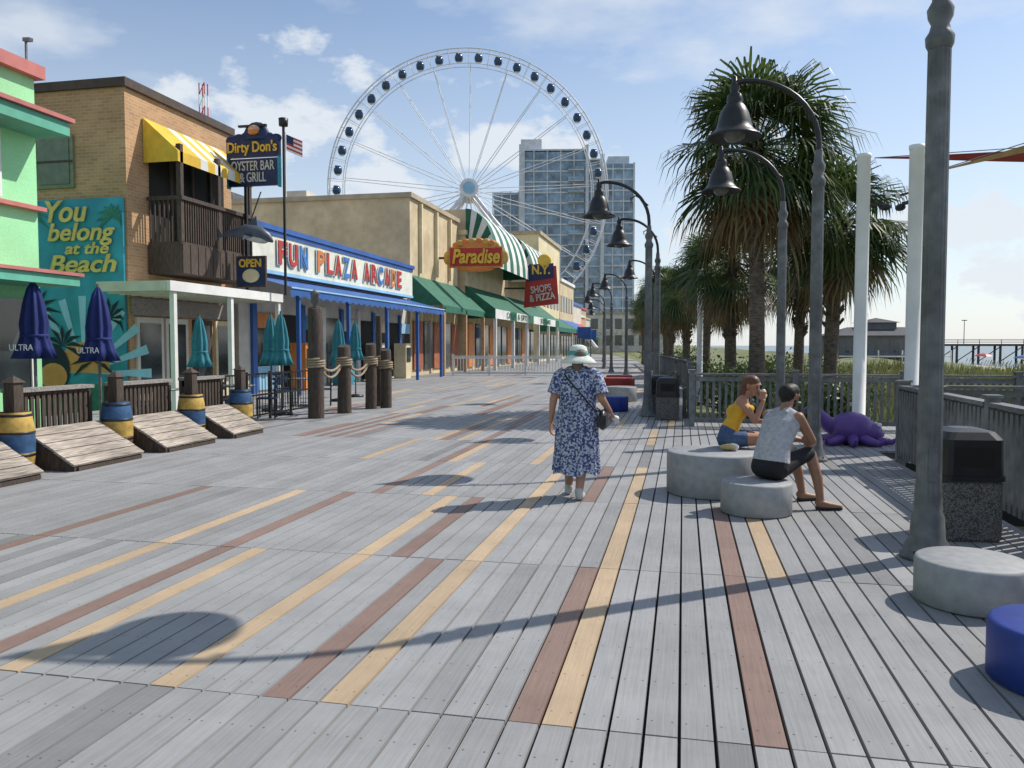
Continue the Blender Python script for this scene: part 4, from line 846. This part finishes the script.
# ------------------------------------------------------------ sky, sun, camera
az=R(53); el=R(46)
S=Vector((math.sin(az)*math.cos(el),math.cos(az)*math.cos(el),math.sin(el)))
sd=bpy.data.lights.new('sun','SUN'); sd.energy=4.7; sd.angle=R(.5); sd.color=(1,.94,.85)
so=bpy.data.objects.new('sun',sd); so.rotation_euler=(-S).to_track_quat('-Z','Y').to_euler(); so.location=(20,20,40); scene.collection.objects.link(so)
w=bpy.data.worlds.new('World'); scene.world=w; w.use_nodes=True; nt=w.node_tree; bg=nt.nodes['Background']; bg.inputs['Strength'].default_value=.145
sk=nt.nodes.new('ShaderNodeTexSky'); sk.sky_type='NISHITA'; sk.sun_disc=False; sk.sun_elevation=el; sk.sun_rotation=az; sk.air_density=1.0; sk.dust_density=.5; sk.ozone_density=2.0
tc=nt.nodes.new('ShaderNodeTexCoord'); mp=nt.nodes.new('ShaderNodeMapping'); mp.inputs['Scale'].default_value=(1,1,2.6); mp.inputs['Location'].default_value=(.3,.1,.25)
nt.links.new(tc.outputs['Generated'],mp.inputs[0]); n=nt.nodes.new('ShaderNodeTexNoise'); n.inputs['Scale'].default_value=3.6; n.inputs['Detail'].default_value=7; n.inputs['Roughness'].default_value=.55; nt.links.new(mp.outputs[0],n.inputs['Vector'])
cr=nt.nodes.new('ShaderNodeValToRGB'); e=cr.color_ramp.elements; e[0].position=.47; e[0].color=(.1,)*3+(1,); e[1].position=.66; e[1].color=(.7,.7,.7,1); nt.links.new(n.outputs['Fac'],cr.inputs[0])
# cumulus banks at fixed compass directions
st=nt.nodes.new('ShaderNodeVectorMath'); st.operation='MULTIPLY'; st.inputs[1].default_value=(1,1,1.9); nt.links.new(tc.outputs['Generated'],st.inputs[0])
n3=nt.nodes.new('ShaderNodeTexNoise'); n3.inputs['Scale'].default_value=9; n3.inputs['Detail'].default_value=7; n3.inputs['Roughness'].default_value=.6; nt.links.new(st.outputs[0],n3.inputs['Vector'])
acc=None
for azd,eld,wd in ((-30,14,.17),(-22,12,.12),(-15,14,.13),(-9,12.5,.12),(0,7.5,.08),(10,5,.1),(17,7,.13),(20,3.5,.16),(-40,6,.1),(45,12,.3),(-75,15,.3)):
    a_,e_=R(azd),R(eld); c=(math.sin(a_)*math.cos(e_),math.cos(a_)*math.cos(e_),math.sin(e_)*1.9)
    ds=nt.nodes.new('ShaderNodeVectorMath'); ds.operation='DISTANCE'; nt.links.new(st.outputs[0],ds.inputs[0]); ds.inputs[1].default_value=c
    m_=mth('SUBTRACT',1,mth('DIVIDE',ds.outputs['Value'],wd)); acc=m_ if acc is None else mth('MAXIMUM',acc,m_)
acc=mth('MAXIMUM',acc,-1.0)
val=mth('ADD',mth('MULTIPLY',acc,.55),mth('MULTIPLY',mth('SUBTRACT',n3.outputs['Fac'],.5),2.6))
cm=nt.nodes.new('ShaderNodeMapRange'); cm.interpolation_type='SMOOTHSTEP'; cm.inputs['From Min'].default_value=-.02; cm.inputs['From Max'].default_value=.5; cm.inputs['To Min'].default_value=0; cm.inputs['To Max'].default_value=.92; nt.links.new(val,cm.inputs['Value'])
sp=nt.nodes.new('ShaderNodeSeparateXYZ'); nt.links.new(tc.outputs['Generated'],sp.inputs[0])
hz=nt.nodes.new('ShaderNodeMapRange'); hz.inputs['From Min'].default_value=0; hz.inputs['From Max'].default_value=.4; hz.inputs['To Min'].default_value=.75; hz.inputs['To Max'].default_value=.05; nt.links.new(sp.outputs[2],hz.inputs['Value'])
fac=mth('MAXIMUM',mth('MAXIMUM',cr.outputs[0],hz.outputs[0]),cm.outputs[0])
mix=nt.nodes.new('ShaderNodeMix'); mix.data_type='RGBA'; nt.links.new(fac,mix.inputs['Factor']); nt.links.new(sk.outputs[0],mix.inputs['A']); mix.inputs['B'].default_value=(5.5,5.85,6.25,1)
nt.links.new(mix.outputs['Result'],bg.inputs['Color'])
cd=bpy.data.cameras.new('camera'); cam=bpy.data.objects.new('camera',cd); scene.collection.objects.link(cam); cam.location=(0,0,1.62); cam.rotation_euler=(R(90-2.79),0,R(12.07))
cd.sensor_width=36; cd.lens=28.125; cd.clip_end=9000; cd.clip_start=.05; scene.camera=cam
scene.view_settings.view_transform='Standard'; scene.view_settings.look='None'; scene.view_settings.exposure=0
